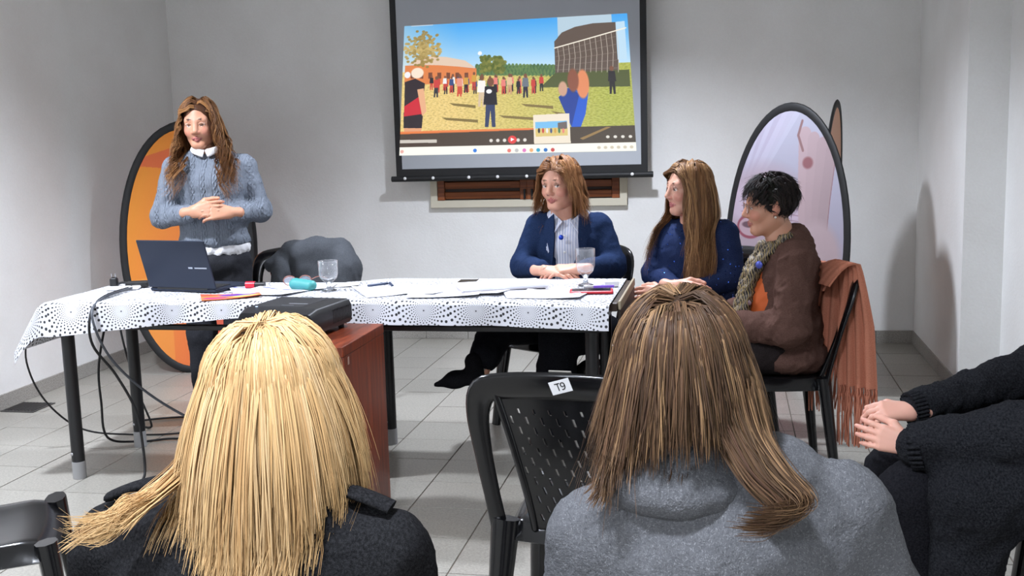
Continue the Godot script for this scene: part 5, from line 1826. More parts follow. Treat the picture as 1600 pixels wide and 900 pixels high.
func woman_grey() -> void:
	var t := person("foreground woman seen from behind with highlighted brown hair and a grey wool coat", Vector3.ZERO)
	var skin := rgb(208, 158, 134)
	var H := Transform3D(Basis(Vector3.UP, PI + 0.15) * Basis(Vector3.BACK, -0.06), v3(-0.064, 1.072, -1.53))
	var X := Transform3D(Basis(Vector3.UP, 0.12) * Basis(Vector3.BACK, 0.11), v3(-0.055, 0, -1.5))
	var c := v3(0.135, 0, 0)
	var mb := MB.new()
	var b := Blob.new()
	b.ell(X * (c + v3(0, 0.8, 0)), v3(0.14, 0.16, 0.09), 0.05, skin)
	b.ell(X * v3(0.02, 0.58, 0), v3(0.15, 0.15, 0.11), 0.05, skin)
	b.chain([X * (c + v3(0, 0.88, 0)), v3(-0.045, 1.02, -1.52)], [0.06, 0.052], 0.03, skin)
	for s in [-1.0, 1.0]:
		b.chain([X * (c + v3(s * 0.16, 0.86, 0)), X * (c + v3(s * 0.22, 0.62, -0.03)), X * v3(s * 0.1, 0.56, -0.26)], [0.04, 0.032, 0.025], 0.03, skin)
		b.chain([v3(s * 0.08 - 0.04, 0.5, -1.53), v3(s * 0.09 - 0.04, 0.5, -1.94), v3(s * 0.09 - 0.04, 0.08, -1.96)], [0.075, 0.05, 0.04], 0.03, skin)
	b.mesh_into(mb, 0.015)
	head_into(mb, H, skin, {"cell": 0.006})
	for s in [-1.0, 1.0]:
		hand_into(mb, X * v3(s * 0.09, 0.57, -0.28), v3(-s * 0.5, -0.1, -0.8), v3(0, 1, -0.1), -s, 0.5, skin, 0.0065)
	obj("body", mb.mesh(), skin_mat(), t)
	var cm := fabric(rgb(118, 120, 126), 0.0, 91, 1.0, 0.5, 0.95)
	var im := Image.create(512, 512, false, Image.FORMAT_RGB8)
	var r := RandomNumberGenerator.new()
	r.seed = 17
	im.fill(rgb(92, 93, 96))
	for k in 14000:
		var a := r.randf() * TAU
		var p := Vector2(r.randf() * 512.0, r.randf() * 512.0)
		var l := r.randf_range(2.0, 7.0)
		var g0 := r.randf()
		var cc := rgb(44, 45, 48).lerp(rgb(160, 161, 164), g0)
		for q in int(l):
			var pp2 := p + Vector2(cos(a), sin(a)) * q
			im.set_pixel(posmod(int(pp2.x), 512), posmod(int(pp2.y), 512), cc)
	speckle(cm, im, 3.6, false, noise_image(256, Color.BLACK, Color.WHITE, 0.12, 0.4, 92), 0.12)
	var g := Blob.new()
	g.ell(X * (c + v3(0, 0.79, 0.01)), v3(0.195, 0.15, 0.13), 0.05)
	g.ell(X * (c + v3(0, 0.62, 0.0)), v3(0.21, 0.18, 0.145), 0.05)
	g.ell(X * v3(0.03, 0.5, 0.0), v3(0.22, 0.1, 0.16), 0.05)
	g.cap(X * (c + v3(-0.165, 0.862, 0.0)), X * (c + v3(0.17, 0.866, 0.0)), 0.05, 0.052, 0.05)
	g.cap(X * (c + v3(-0.08, 0.905, 0.0)), X * (c + v3(0.08, 0.91, 0.0)), 0.06, 0.06, 0.06)
	for s in [-1.0, 1.0]:
		g.chain([X * (c + v3(s * 0.18, 0.85, 0)), X * (c + v3(s * 0.235, 0.62, -0.02)), X * v3(s * 0.12, 0.57, -0.23)], [0.062, 0.064, 0.05], 0.03)
	var co := cloth("coat", g, 0.0075, cm, t, 23, 0.006, 6.0)
	# turned-down collar: a shell that stands proud of the back
	var cl := Blob.new()
	cl.ell(X * (c + v3(-0.05, 0.925, 0.012)), v3(0.112, 0.046, 0.1), 0.02)
	cl.ell(X * (c + v3(-0.05, 0.95, 0.0)), v3(0.085, 0.06, 0.08), 0.03)
	cl.ell(X * (c + v3(-0.06, 1.02, -0.01)), v3(0.07, 0.06, 0.062), 0.015, Color.WHITE, Basis.IDENTITY, true)
	cloth("collar", cl, 0.0065, cm, co, 4, 0.003, 8.0)
	for s in [-1.0, 1.0]:
		var se := []
		for k in 11:
			var a := -0.5 + k * 0.21
			se.append(X * (c + v3(s * 0.205, 0.852, 0.0) + v3(s * (0.004 - 0.03 * absf(a - 0.5)), 0.06 * cos(a), 0.062 * sin(a))))
		var sb := MB.new()
		sb.tube(se, 0.003, 6)
		obj("sleeve_seam", sb.mesh(), cm, co)
	var pa := Blob.new()
	for s in [-1.0, 1.0]:
		pa.chain([v3(s * 0.09 - 0.04, 0.5, -1.53), v3(s * 0.09 - 0.04, 0.5, -1.94), v3(s * 0.09 - 0.04, 0.05, -1.96)], [0.095, 0.078, 0.06], 0.03)
	cloth("trousers", pa, 0.016, fabric(rgb(30, 30, 36), 0.15, 93), t, 19, 0.0)
	for s in [-1.0, 1.0]:
		shoe(t, v3(s * 0.09 - 0.04, 0.03, -1.95), v3(s * 0.1 - 0.04, 0.012, -2.16), Vector3.UP, M.black, 0.05, 0.03)
	var ca := X * (c + v3(0, 0.79, 0.01))
	var grey_locks := []
	for k in 26:
		var f := k / 25.0
		var s := 0.012 * sin(k * 2.4)
		grey_locks.append([v3(0.03 - 0.06 * f, 1.075 + s, -1.45 + 0.015 * f), v3(0.046 - 0.055 * f, 1.02, -1.418), v3(0.072 - 0.045 * f + s * 0.6, 0.982 - 0.012 * f, -1.388), v3(0.098 - 0.035 * f + s * 0.5, 0.955 - 0.016 * f + s * 0.5, -1.37), v3(0.09 - 0.035 * f + s, 0.938 - 0.018 * f + s, -1.362), v3(0.055 - 0.04 * f + s, 0.934 - 0.014 * f + s, -1.357)])
	for k in 6:
		var f := k / 5.0
		grey_locks.append([v3(-0.135 - 0.01 * f, 1.06, -1.47), v3(-0.145 - 0.01 * f, 1.0, -1.44), v3(-0.158 - 0.01 * f, 0.95, -1.42), v3(-0.175 - 0.012 * f, 0.915 + 0.01 * f, -1.415)])
	hair_on(t, H, {"seed": 33, "locks": 1150, "per": 11, "len": [0.27, 0.36], "seg": 17, "part": 0.0, "wave": 0.003, "turns": 0.9, "clear_face": false, "clump": 0.0105, "puff": 0.016, "flare": 0.12, "grav": 0.17, "rad": 0.001, "fray": 0.018, "low": -0.06, "rough": 0.48, "axis": Vector3.BACK, "sway": v3(-0.12, 0, 0), "cut": [[-0.25, 0.93], [-0.17, 0.94], [-0.12, 0.975], [-0.06, 1.005], [0.01, 1.0], [0.07, 0.955], [0.11, 0.97]], "ragged": -0.012, "extra": grey_locks,
		"colors": [rgb(72, 53, 39), rgb(84, 62, 45), rgb(66, 49, 36), rgb(76, 56, 41), rgb(94, 70, 50), rgb(70, 52, 38), rgb(104, 78, 56), rgb(152, 120, 86)]}, [[ca, v3(0.2, 0.16, 0.135)], [X * (c + v3(-0.07, 0.93, 0.01)), v3(0.13, 0.056, 0.1)], [X * (c + v3(0.17, 0.865, 0)), v3(0.1, 0.06, 0.062)], [X * (c + v3(-0.17, 0.862, 0)), v3(0.1, 0.058, 0.062)]])

func person_black() -> void:
	var t := person("person in a black knitted coat at the right edge, hands held over the knees", Vector3.ZERO)
	var skin := rgb(222, 168, 148)
	var mb := MB.new()
	var b := Blob.new()
	var c := v3(1.0, 0, -2.9)
	b.ell(c + v3(0.02, 0.8, 0), v3(0.09, 0.17, 0.14), 0.05, skin)
	b.ell(c + v3(0, 0.58, 0), v3(0.11, 0.15, 0.15), 0.05, skin)
	b.chain([c + v3(0.0, 0.9, 0), c + v3(-0.04, 1.04, 0)], [0.06, 0.052], 0.03, skin)
	b.chain([c + v3(0.0, 0.92, 0.16), v3(0.76, 0.7, -2.68), v3(0.46, 0.606, -2.78)], [0.04, 0.032, 0.025], 0.03, skin)
	b.chain([c + v3(0.0, 0.92, -0.16), v3(0.82, 0.73, -3.12), v3(0.5, 0.655, -2.98)], [0.04, 0.032, 0.025], 0.03, skin)
	for s in [-1.0, 1.0]:
		b.chain([c + v3(-0.02, 0.5, s * 0.09), v3(0.5, 0.49, -2.9 + s * 0.1), v3(0.52, 0.08, -2.9 + s * 0.1)], [0.075, 0.05, 0.04], 0.03, skin)
	b.mesh_into(mb, 0.015)
	head_into(mb, Transform3D(Basis(Vector3.UP, -PI / 2 + 0.2), c + v3(-0.06, 1.14, 0)), skin, {"cell": 0.006})
	hand_into(mb, v3(0.475, 0.655, -2.95), v3(-0.95, 0.02, 0.15), v3(0.05, 0.85, 0.5), 1.0, 0.85, skin, 0.0042, 0.85)
	hand_into(mb, v3(0.45, 0.61, -2.79), v3(-0.92, 0.2, -0.2), v3(-0.1, 0.2, 0.95), 1.0, 0.5, skin, 0.0042, 0.85)
	obj("body", mb.mesh(), skin_mat(), t)
	var rib := Image.create(64, 64, false, Image.FORMAT_RGB8)
	for y in 64:
		for x in 64:
			var h := 0.5 + 0.5 * sin(x / 64.0 * TAU * 4.0)
			rib.set_pixel(x, y, Color(h, h, h))
	var km := fabric(rgb(13, 14, 18), 0.3, 95, 9.0, 0.5, 0.95)
	var g := Blob.new()
	g.ell(c + v3(0.03, 0.8, 0), v3(0.13, 0.17, 0.19), 0.05)
	g.ell(c + v3(0.02, 0.6, 0), v3(0.16, 0.18, 0.2), 0.05)
	g.cap(c + v3(0.0, 0.92, -0.16), c + v3(0.0, 0.92, 0.16), 0.058, 0.058, 0.05)
	g.chain([c + v3(0.0, 0.91, 0.17), v3(0.77, 0.7, -2.66), v3(0.475, 0.61, -2.775)], [0.07, 0.08, 0.058], 0.03)
	g.chain([c + v3(0.0, 0.91, -0.17), v3(0.83, 0.73, -3.13), v3(0.5, 0.662, -2.97)], [0.07, 0.066, 0.042], 0.03)
	g.chain([c + v3(-0.06, 0.58, 0.15), v3(0.6, 0.5, -2.73), v3(0.58, 0.3, -2.72)], [0.12, 0.1, 0.085], 0.05)
	cloth("knitted_coat", g, 0.009, km, t, 25, 0.011, 5.5)
	for q in [[v3(0.455, 0.607, -2.782), v3(0.485, 0.613, -2.772), 0.058], [v3(0.475, 0.658, -2.96), v3(0.505, 0.663, -2.972), 0.043]]:
		var cf := MB.new()
		var d: Vector3 = (q[1] - q[0]).normalized()
		for k in 26:
			var a := TAU * k / 26
			var e1 := d.cross(Vector3.UP).normalized()
			var e2 := d.cross(e1)
			var off: Vector3 = (e1 * cos(a) + e2 * sin(a)) * q[2]
			cf.tube([q[0] + off * 0.97, q[1] + off], 0.005, 6)
		obj("ribbed_cuff", cf.mesh(), km, t)
	var pa := Blob.new()
	pa.ell(c + v3(-0.02, 0.5, 0), v3(0.16, 0.1, 0.2), 0.04)
	for s in [-1.0, 1.0]:
		pa.chain([c + v3(-0.05, 0.5, s * 0.09), v3(0.46, 0.47, -2.9 + s * 0.1), v3(0.52, 0.06, -2.88 + s * 0.1)], [0.1, 0.085, 0.07], 0.03)
	cloth("trousers", pa, 0.012, fabric(rgb(14, 14, 18), 0.2, 97), t, 26, 0.01, 5.0)
	for s in [-1.0, 1.0]:
		shoe(t, v3(0.54, 0.03, -2.9 + s * 0.1), v3(0.3, 0.012, -2.9 + s * 0.11), Vector3.UP, M.black_gloss, 0.05, 0.03)
	hair_on(t, Transform3D(Basis(Vector3.UP, -PI / 2 + 0.2), c + v3(-0.06, 1.14, 0)), {"seed": 41, "locks": 90, "per": 6, "len": [0.2, 0.28], "seg": 14, "rad": 0.0018, "colors": [rgb(70, 50, 40), rgb(90, 66, 50)]}, [])

func shawl() -> void:
	var t := thing("shawl", "terracotta knitted shawl with long fringe draped over the chair back", "shawl", Vector3(0.45, 0, -4.5))
	var m := fabric(rgb(196, 124, 98), 0.12, 101, 10.0, 0.5, 0.95)
	# two ends hang over the chair back: the long one outside, the short one behind it
	for part in 2:
		var w0: float = [0.155, 0.16][part]
		var wd: Vector3 = [v3(0.82, 0, 0.57), v3(0.9, 0, 0.43)][part]
		var pts := []
		var nu := 19
		var nv := 24
		for j in nv:
			var f := float(j) / (nv - 1)
			for i in nu:
				var u := float(i) / (nu - 1) - 0.5
				var p: Vector3
				if part == 0:
					if f < 0.22:
						var g := f / 0.22
						p = v3(lerpf(-0.1, 0.02, g), 0.79 + 0.095 * sin(g * PI * 0.6), lerpf(0.1, 0.19, g)) + v3(0.35, 0, 0.9) * u * lerpf(0.2, 0.13, g)
					else:
						var g := (f - 0.22) / 0.78
						var wdir := v3(0.35, 0, 0.9).lerp(wd, minf(1.0, g * 2.0))
						p = v3(0.02 + 0.025 * sqrt(g), lerpf(0.88, 0.4, g), 0.19 + 0.02 * g) + wdir * u * lerpf(0.11, w0, sqrt(g))
				else:
					if f < 0.25:
						var g := f / 0.25
						p = v3(lerpf(-0.11, -0.03, g), 0.76 + 0.1 * sin(g * PI * 0.6), lerpf(0.0, 0.05, g)) + v3(0.3, 0, 0.95) * u * 0.22
					else:
						var g := (f - 0.25) / 0.75
						var wdir := v3(0.3, 0, 0.95).lerp(wd, minf(1.0, g * 2.0))
						p = v3(-0.03 - 0.015 * g, lerpf(0.855, 0.5, g), 0.06) + wdir * u * w0
				p += v3(-0.5, 0, 0.85) * 0.012 * sin(u * 24.0 + part) * (0.25 + f)
				pts.append(p)
		var b := MB.new()
		b.sheet(pts, nu, nv, 0.008)
		var cl := obj("cloth", b.mesh(), m, t)
		var fr := MB.new()
		var r := RandomNumberGenerator.new()
		r.seed = 5 + part
		for i in 34:
			var u := i / 33.0 * (nu - 1)
			var k := mini(int(u), nu - 2)
			var p0: Vector3 = pts[(nv - 1) * nu + k].lerp(pts[(nv - 1) * nu + k + 1], u - k)
			# knotted net, then hanging threads
			var cross := 0.008 * (1.0 if i % 2 == 0 else -1.0)
			var l: float = r.randf_range(0.15, 0.175)
			var ps := [p0, p0 + v3(0.002, -0.018, cross), p0 + v3(0, -0.036, 0), p0 + v3(0.002, -0.05, -cross), p0 + v3(0.002, -0.07, 0), p0 + v3(r.randfn() * 0.004, -0.12, r.randfn() * 0.004), p0 + v3(r.randfn() * 0.006, -0.07 - l, r.randfn() * 0.006)]
			fr.tube(ps, [0.0035, 0.0035, 0.0045, 0.0035, 0.004, 0.0036, 0.0025], 5)
		obj("fringe", fr.mesh(), m, cl)

func jacket_on_chair() -> void:
	var b := Blob.new()
	b.chain([v3(-2.3, 0.77, -5.2), v3(-2.2, 0.83, -5.25), v3(-2.08, 0.845, -5.28), v3(-1.95, 0.83, -5.27), v3(-1.88, 0.76, -5.22)], [0.04, 0.052, 0.058, 0.06, 0.055], 0.03)
	b.ell(v3(-2.08, 0.68, -5.27), v3(0.22, 0.17, 0.07), 0.05)
	b.ell(v3(-1.92, 0.7, -5.2), v3(0.085, 0.15, 0.09), 0.04)
	b.ell(v3(-2.24, 0.66, -5.17), v3(0.05, 0.14, 0.05), 0.03)
	b.ell(v3(-2.13, 0.71, -5.13), v3(0.085, 0.06, 0.09), 0.02, Color.WHITE, Basis(Vector3.BACK, 0.25), true)
	var mb := MB.new()
	b.mesh_into(mb, 0.011, Transform3D.IDENTITY, [rippler(31, 5.0), 0.007, Vector3(1, 1, 1)])
	tag(obj("draped_jacket", mb.mesh(), fabric(rgb(76, 79, 84), 0.12, 105)), "dark grey jacket hung over a chair behind the table", "jacket")

func people() -> void:
	woman_speaking()
	woman_navy()
	woman_sequins()
	woman_brown()
	woman_blonde()
	woman_grey()
	person_black()
	shawl()
	jacket_on_chair()

# ---------------------------------------------------------------- people
func head_into(mb: MB, T: Transform3D, skin: Color, o := {}) -> void:
	# T: centre of the head, +z out of the face
	var b := Blob.new()
	var blush := skin.lerp(rgb(206, 110, 96), 0.25)
	var dark := skin.darkened(0.25)
	b.ell(Vector3(0, 0.03, -0.012), Vector3(0.073, 0.082, 0.093), 0.03, skin)
	b.ell(Vector3(0, -0.03, 0.02), Vector3(0.062, 0.08, 0.066), 0.03, skin)
	for s in [-1.0, 1.0]:
		b.cap(Vector3(s * 0.046, -0.055, -0.012), Vector3(s * 0.018, -0.098, 0.05), 0.021, 0.017, 0.025, skin)
		b.ell(Vector3(s * 0.033, -0.032, 0.056), Vector3(0.026, 0.024, 0.024), 0.02, blush)
		b.ell(Vector3(s * 0.0765, -0.008, -0.012), Vector3(0.011, 0.03, 0.018), 0.008, blush, Basis(Vector3.RIGHT, -0.15))
	b.cap(Vector3(-0.012, -0.098, 0.062), Vector3(0.012, -0.098, 0.062), 0.017, 0.017, 0.02, skin)
	b.cap(Vector3(-0.036, 0.018, 0.066), Vector3(0.036, 0.018, 0.066), 0.015, 0.015, 0.02, skin)
	for s in [-1.0, 1.0]:
		b.ell(Vector3(s * 0.031, 0.001, 0.092), Vector3(0.019, 0.012, 0.014), 0.012, skin, Basis.IDENTITY, true)
	b.cap(Vector3(0, 0.012, 0.08), Vector3(0, -0.03, 0.1), 0.0095, 0.0125, 0.012, skin)
	for s in [-1.0, 1.0]:
		b.ell(Vector3(s * 0.012, -0.037, 0.088), Vector3(0.009, 0.0075, 0.011), 0.008, blush)
		var lid: float = o.get("lids", 0.0)
		b.ell(Vector3(s * 0.031, 0.001, 0.069), Vector3(0.0145, 0.0115, 0.0135), 0.004, rgb(222, 214, 208))
		b.ell(Vector3(s * (0.031 + o.get("look", 0.0) * s), 0.0, 0.0795), Vector3(0.0062, 0.0066, 0.0038), 0.001, o.get("iris", rgb(50, 34, 26)))
		b.cap(Vector3(s * 0.017, 0.004 - lid, 0.0785), Vector3(s * 0.031, 0.0105 - lid * 1.3, 0.0835), 0.0034, 0.004, 0.004, dark)
		b.cap(Vector3(s * 0.031, 0.0105 - lid * 1.3, 0.0835), Vector3(s * 0.046, 0.003 - lid, 0.073), 0.004, 0.003, 0.004, dark)
		b.cap(Vector3(s * 0.02, -0.011, 0.077), Vector3(s * 0.042, -0.010, 0.073), 0.0036, 0.0034, 0.006, blush)
		b.cap(Vector3(s * 0.014, 0.0225, 0.0835), Vector3(s * 0.031, 0.0275, 0.082), 0.0034, 0.0034, 0.003, o.get("brow", rgb(70, 48, 36)))
		b.cap(Vector3(s * 0.031, 0.0275, 0.082), Vector3(s * 0.048, 0.0225, 0.0695), 0.0034, 0.0022, 0.003, o.get("brow", rgb(70, 48, 36)))
	var lip: Color = o.get("lip", rgb(168, 96, 92))
	var gap: float = o.get("mouth", 0.0)
	for s in [-1.0, 1.0]:
		b.cap(Vector3(0, -0.0625, 0.0845), Vector3(s * 0.0225, -0.067, 0.0725), 0.0055, 0.003, 0.006, lip)
		b.cap(Vector3(0, -0.0735 - gap, 0.0815), Vector3(s * 0.019, -0.069 - gap * 0.4, 0.0735), 0.0065, 0.0035, 0.006, lip)
	b.cap(Vector3(-0.018, -0.068 - gap * 0.5, 0.0812), Vector3(0.018, -0.068 - gap * 0.5, 0.0812), 0.0022 + gap * 0.5, 0.0022 + gap * 0.5, 0.001, rgb(84, 40, 38))
	b.cap(Vector3(0, -0.06, -0.02), Vector3(0, -0.15, -0.035), 0.05, 0.052, 0.03, skin)
	b.mesh_into(mb, o.get("cell", 0.0044), T)

func hand_into(mb: MB, wrist: Vector3, dir: Vector3, back: Vector3, thumb_side: float, curl: float, skin: Color, cell := 0.0048, sc := 1.0, spread := 1.0) -> void:
	var d := dir.normalized()
	var n := (back - d * back.dot(d)).normalized()
	var s := d.cross(n).normalized() * thumb_side
	var b := Blob.new()
	b.cap(wrist - d * 0.05 * sc, wrist, 0.026 * sc, 0.024 * sc, 0.01, skin)
	var lens := [[0.038, 0.024, 0.02], [0.043, 0.028, 0.021], [0.04, 0.026, 0.02], [0.031, 0.02, 0.018]]
	for i in 4:
		var k := wrist + (d * (0.083 - 0.004 * absf(i - 1.2)) + s * (1.5 - i) * 0.0195 * spread + n * 0.004) * sc
		b.cap(wrist + s * (1.5 - i) * 0.01 * sc, k, 0.0165 * sc, 0.0115 * sc, 0.014, skin)
		var p := k
		var a := curl * 0.55
		var fd := d * cos(a) - n * sin(a) + s * (1.5 - i) * 0.05 * spread
		var r := [0.0098, 0.0088, 0.0078, 0.0066]
		for j in 3:
			fd = (d * cos(a) - n * sin(a) + s * (1.5 - i) * 0.05 * spread).normalized()
			var q: Vector3 = p + fd * lens[i][j] * sc
			b.cap(p, q, r[j] * sc * (0.9 if i == 3 else 1.0), r[j + 1] * sc * (0.9 if i == 3 else 1.0), 0.004, skin.lerp(rgb(206, 116, 100), 0.1 * j))
			p = q
			a += curl * (0.75 if j == 0 else 0.5)
	var t0 := wrist + (d * 0.02 + s * 0.022) * sc
	var t1 := t0 + (d * 0.035 + s * 0.026 - n * 0.012) * sc
	var t2 := t1 + (d * 0.032 + s * 0.006 - n * 0.01 * (1.0 + curl)) * sc
	var t3 := t2 + (d * 0.026 - n * 0.006) * sc
	b.chain([t0, t1, t2, t3], [0.016 * sc, 0.0125 * sc, 0.0105 * sc, 0.0085 * sc], 0.008, skin)
	b.mesh_into(mb, cell * sc)

func rippler(sd: int, freq: float) -> FastNoiseLite:
	var nz := FastNoiseLite.new()
	nz.seed = sd
	nz.frequency = freq
	nz.fractal_type = FastNoiseLite.FRACTAL_RIDGED
	nz.fractal_octaves = 2
	nz.domain_warp_enabled = true
	nz.domain_warp_amplitude = 0.06
	nz.domain_warp_frequency = 5.0
	return nz

func cloth(called: String, b: Blob, cell: float, m: Material, parent: Node3D, sd := 1, amp := 0.004, freq := 7.0, stretch := Vector3(1, 1, 1)) -> MeshInstance3D:
	var mb := MB.new()
	b.mesh_into(mb, cell, Transform3D.IDENTITY, [rippler(sd, freq), amp, stretch] if amp > 0.0 else [])
	return obj(called, mb.mesh(), m, parent)

# one strand: a thin open strip with a raised middle, its back turned to the head
func strand(mb: MB, pts: Array, r0: float, c: Color, axis_at: Vector3) -> void:
	var m := pts.size()
	var b0 := mb.v.size()
	for i in m:
		var t: Vector3 = (pts[mini(i + 1, m - 1)] - pts[maxi(i - 1, 0)]).normalized()
		var out: Vector3 = pts[i] - axis_at
		out.y *= 0.35
		var a := t.cross(out).normalized()
		var q := a.cross(t).normalized()
		if q.dot(out) < 0.0:
			q = -q
		var f := float(i) / (m - 1)
		var r := r0 * (1.0 - 0.75 * f * f * f)
		mb.vert(pts[i] + a * r, (q + a).normalized(), Vector2(0, f), c)
		mb.vert(pts[i] + q * r * 0.6, q, Vector2(0.3, f), c)
		mb.vert(pts[i] - a * r, (q - a).normalized(), Vector2(0.6, f), c)
	for i in m - 1:
		var k := b0 + i * 3
		mb.quad(k, k + 1, k + 4, k + 3)
		mb.quad(k + 1, k + 2, k + 5, k + 4)

func hairline(p: Vector3, o: Dictionary) -> bool:
	var yl: float
	var low: float = o.get("low", -0.06)
	if p.z < -0.035:
		yl = low
	elif p.z < 0.03:
		yl = lerpf(low, 0.03, (p.z + 0.035) / 0.065)
	else:
		yl = lerpf(0.03, 0.082, (p.z - 0.03) / 0.045)
	return p.y > yl

# hair: guide locks fall from a parting, slide over the solids given, and carry strands
func hair_on(parent: Node3D, T: Transform3D, o: Dictionary, solids: Array) -> void:
	var r := RandomNumberGenerator.new()
	r.seed = o.get("seed", 1)
	var mb := MB.new()
	var sc := Vector3(0.075, 0.084, 0.095)
	var cen := Vector3(0, 0.03, -0.012)
	var inv := T.affine_inverse()
	var part: float = o.get("part", 0.0)
	var nseg: int = o.get("seg", 20)
	var grav: float = o.get("grav", 0.16)
	var cols: Array = o.colors
	var made := 0
	var tries := 0
	while made < o.locks and tries < 200000:
		tries += 1
		var d := Vector3(r.randfn(), r.randfn(), r.randfn()).normalized()
		var lp := cen + d * sc
		if not hairline(lp, o):
			continue
		made += 1
		var nrm := (d / sc).normalized()
		var sg := 1.0 if lp.x >= part else -1.0
		var len: float = r.randf_range(o.len[0], o.len[1])
		var flow: Vector3
		if o.get("short", false):
			flow = Vector3(sg * 0.25, -0.35, 0.9 if lp.z > 0.0 else -0.3) + Vector3(r.randfn(), r.randfn(), r.randfn()) * 0.22
			if lp.z < -0.05 or lp.y < 0.03:
				flow = Vector3(sg * 0.1, -1.0, -0.15 if lp.z < -0.04 else 0.25) + Vector3(r.randfn(), r.randfn(), r.randfn()) * 0.2
		else:
			var crown: Vector3 = o.get("crown", Vector3(part, 0.115, -0.03))
			var away := lp - crown
			away.y -= 0.05
			var front := clampf((lp.z + 0.01) / 0.05, 0.0, 1.0)
			flow = away.normalized().lerp(Vector3(sg, -0.25, -0.3), front * o.get("parted", 0.85)) + Vector3(r.randfn(), r.randfn(), r.randfn()) * 0.06
		flow = (flow - nrm * flow.dot(nrm)).normalized()
		var p := T * (lp + nrm * 0.002)
		var dir := (T.basis * flow).normalized()
		var lay: float = o.get("puff", 0.012) * clampf(0.12 + 0.8 * (lp.y + 0.06) / 0.17 + 0.12 * r.randf(), 0.05, 1.1)
		var step := len / nseg
		var jit := r.randf_range(o.get("ragged", -0.03), 0.05)
		var path := [p]
		var side: Vector3 = (T.basis * Vector3(sg, 0, 0))
		var hug := true
		var hold: float = o.get("hold", 0.03)
		var axis: Vector3 = o.get("axis", Vector3.ZERO)
		var done := false
		for i in nseg:
			var f := float(i) / nseg
			var pull: Vector3 = Vector3.DOWN + side * o.get("flare", 0.0) * f
			if o.has("sway"):
				pull += o.sway * f * f
			dir = (dir * (1.0 - grav) + pull * grav).normalized()
			p += dir * step
			# keep outside the head, then the other solids
			var q := inv * p
			for hc in [[cen, sc], [Vector3(0, -0.03, 0.024), Vector3(0.07, 0.088, 0.075)]]:
				var u: Vector3 = (q - hc[0]) / (hc[1] + Vector3.ONE * lay)
				var ul := u.length()
				if ul < 1.0 and ul > 0.01:
					q = hc[0] + u / ul * (hc[1] + Vector3.ONE * lay)
				elif hug and hc[0] == cen and q.y > hold:
					q = hc[0] + u / ul * (hc[1] + Vector3.ONE * lay)
			if o.get("clear_face", true) and q.z > 0.025 and q.y < 0.072 and absf(q.x) < 0.07:
				q.x = sg * 0.07
			p = T * q
			for s in solids:
				var rr: Vector3 = s[1] + Vector3.ONE * lay * 0.5
				var u2: Vector3 = (p - s[0]) / rr
				var l2 := u2.length()
				if l2 < 1.0 and l2 > 0.01:
					if axis == Vector3.ZERO:
						p = s[0] + u2 / l2 * rr
					else:
						var ax := axis * (1.0 if (p - s[0]).dot(axis) > -0.01 else -1.0)
						var av := ax / rr
						var qa := av.length_squared()
						var qb := u2.dot(av)
						p += ax * ((-qb + sqrt(qb * qb - qa * (l2 * l2 - 1.0))) / qa)
			var np: Vector3 = p - path[-1]
			if np.length() > step * 0.2:
				dir = dir.lerp(np.normalized(), 0.6).normalized()
			path.append(p)
			if o.has("cut"):
				var lim: float = lut(p.x, o.cut) + jit
				if p.y < lim and i > 1:
					break
		# strands round the guide
		var base: Color = cols[r.randi() % cols.size()]
		var ph := r.randf() * TAU
		var om: float = o.get("turns", 2.0) * r.randf_range(0.8, 1.25)
		var amp: float = o.get("wave", 0.0) * r.randf_range(0.6, 1.3)
		var e1 := (T.basis * nrm.cross(flow)).normalized()
		var e2 := (T.basis * nrm).normalized()
		for k in o.per:
			var a := r.randf() * TAU
			var rad: float = o.get("clump", 0.008) * sqrt(r.randf())
			var c := base.lerp(cols[r.randi() % cols.size()], r.randf() * 0.45)
			c = c.darkened(r.randf() * 0.1)
			var off := e1 * cos(a) * rad + e2 * absf(sin(a)) * rad * 0.6
			var pts := []
			var stop: int = maxi(3, path.size() - (r.randi() % 4))
			var ph2 := r.randf() * TAU
			var wild: Vector3 = Vector3(r.randfn(), r.randfn(), r.randfn()) * o.get("fray", 0.004)
			for i in stop:
				var f := float(i) / nseg
				var w := amp * smoothstep(0.1, 0.7, f)
				var hel := e1 * cos(ph + f * TAU * om) * w + e2 * sin(ph + f * TAU * om) * w * 0.7
				pts.append(path[i] + off * (1.0 - 0.5 * f) + hel + wild * f * f + e1 * (sin(ph2 + f * 9.0) * 0.0016 * f))
			strand(mb, pts, o.get("rad", 0.0012), c.srgb_to_linear(), T.origin)
	# single locks that leave the mass
	for lk in o.get("extra", []):
		var cp := curve(lk, 5)
		var base2: Color = cols[r.randi() % cols.size()]
		for k in 30:
			var off2: Vector3 = Vector3(r.randfn(), r.randfn(), r.randfn()) * 0.006
			var tip: Vector3 = Vector3(r.randfn(), r.randfn(), r.randfn()) * 0.006
			var pts := []
			var stop2 := cp.size() - r.randi() % 6
			for i in stop2:
				var f := float(i) / cp.size()
				pts.append(cp[i] + off2 * (1.0 - 0.5 * f) + tip * f * f)
			strand(mb, pts, o.get("rad", 0.0012), base2.lerp(cols[r.randi() % cols.size()], 0.4).srgb_to_linear(), T.origin)
	# close-lying under layer so that no scalp shows
	var cap := Blob.new()
	cap.ell(cen, sc + Vector3.ONE * 0.003, 0.01, cols[0].darkened(0.25))
	cap.ell(Vector3(0, -0.075, 0.085), Vector3(0.085, 0.145, 0.075), 0.01, Color.WHITE, Basis.IDENTITY, true)
	cap.ell(Vector3(0, -0.12, 0.02), Vector3(0.12, 0.085, 0.09), 0.01, Color.WHITE, Basis.IDENTITY, true)
	cap.mesh_into(mb, 0.007, T)
	var m := mat(Color.WHITE, o.get("rough", 0.42))
	m.vertex_color_use_as_albedo = true
	m.metallic_specular = 0.3
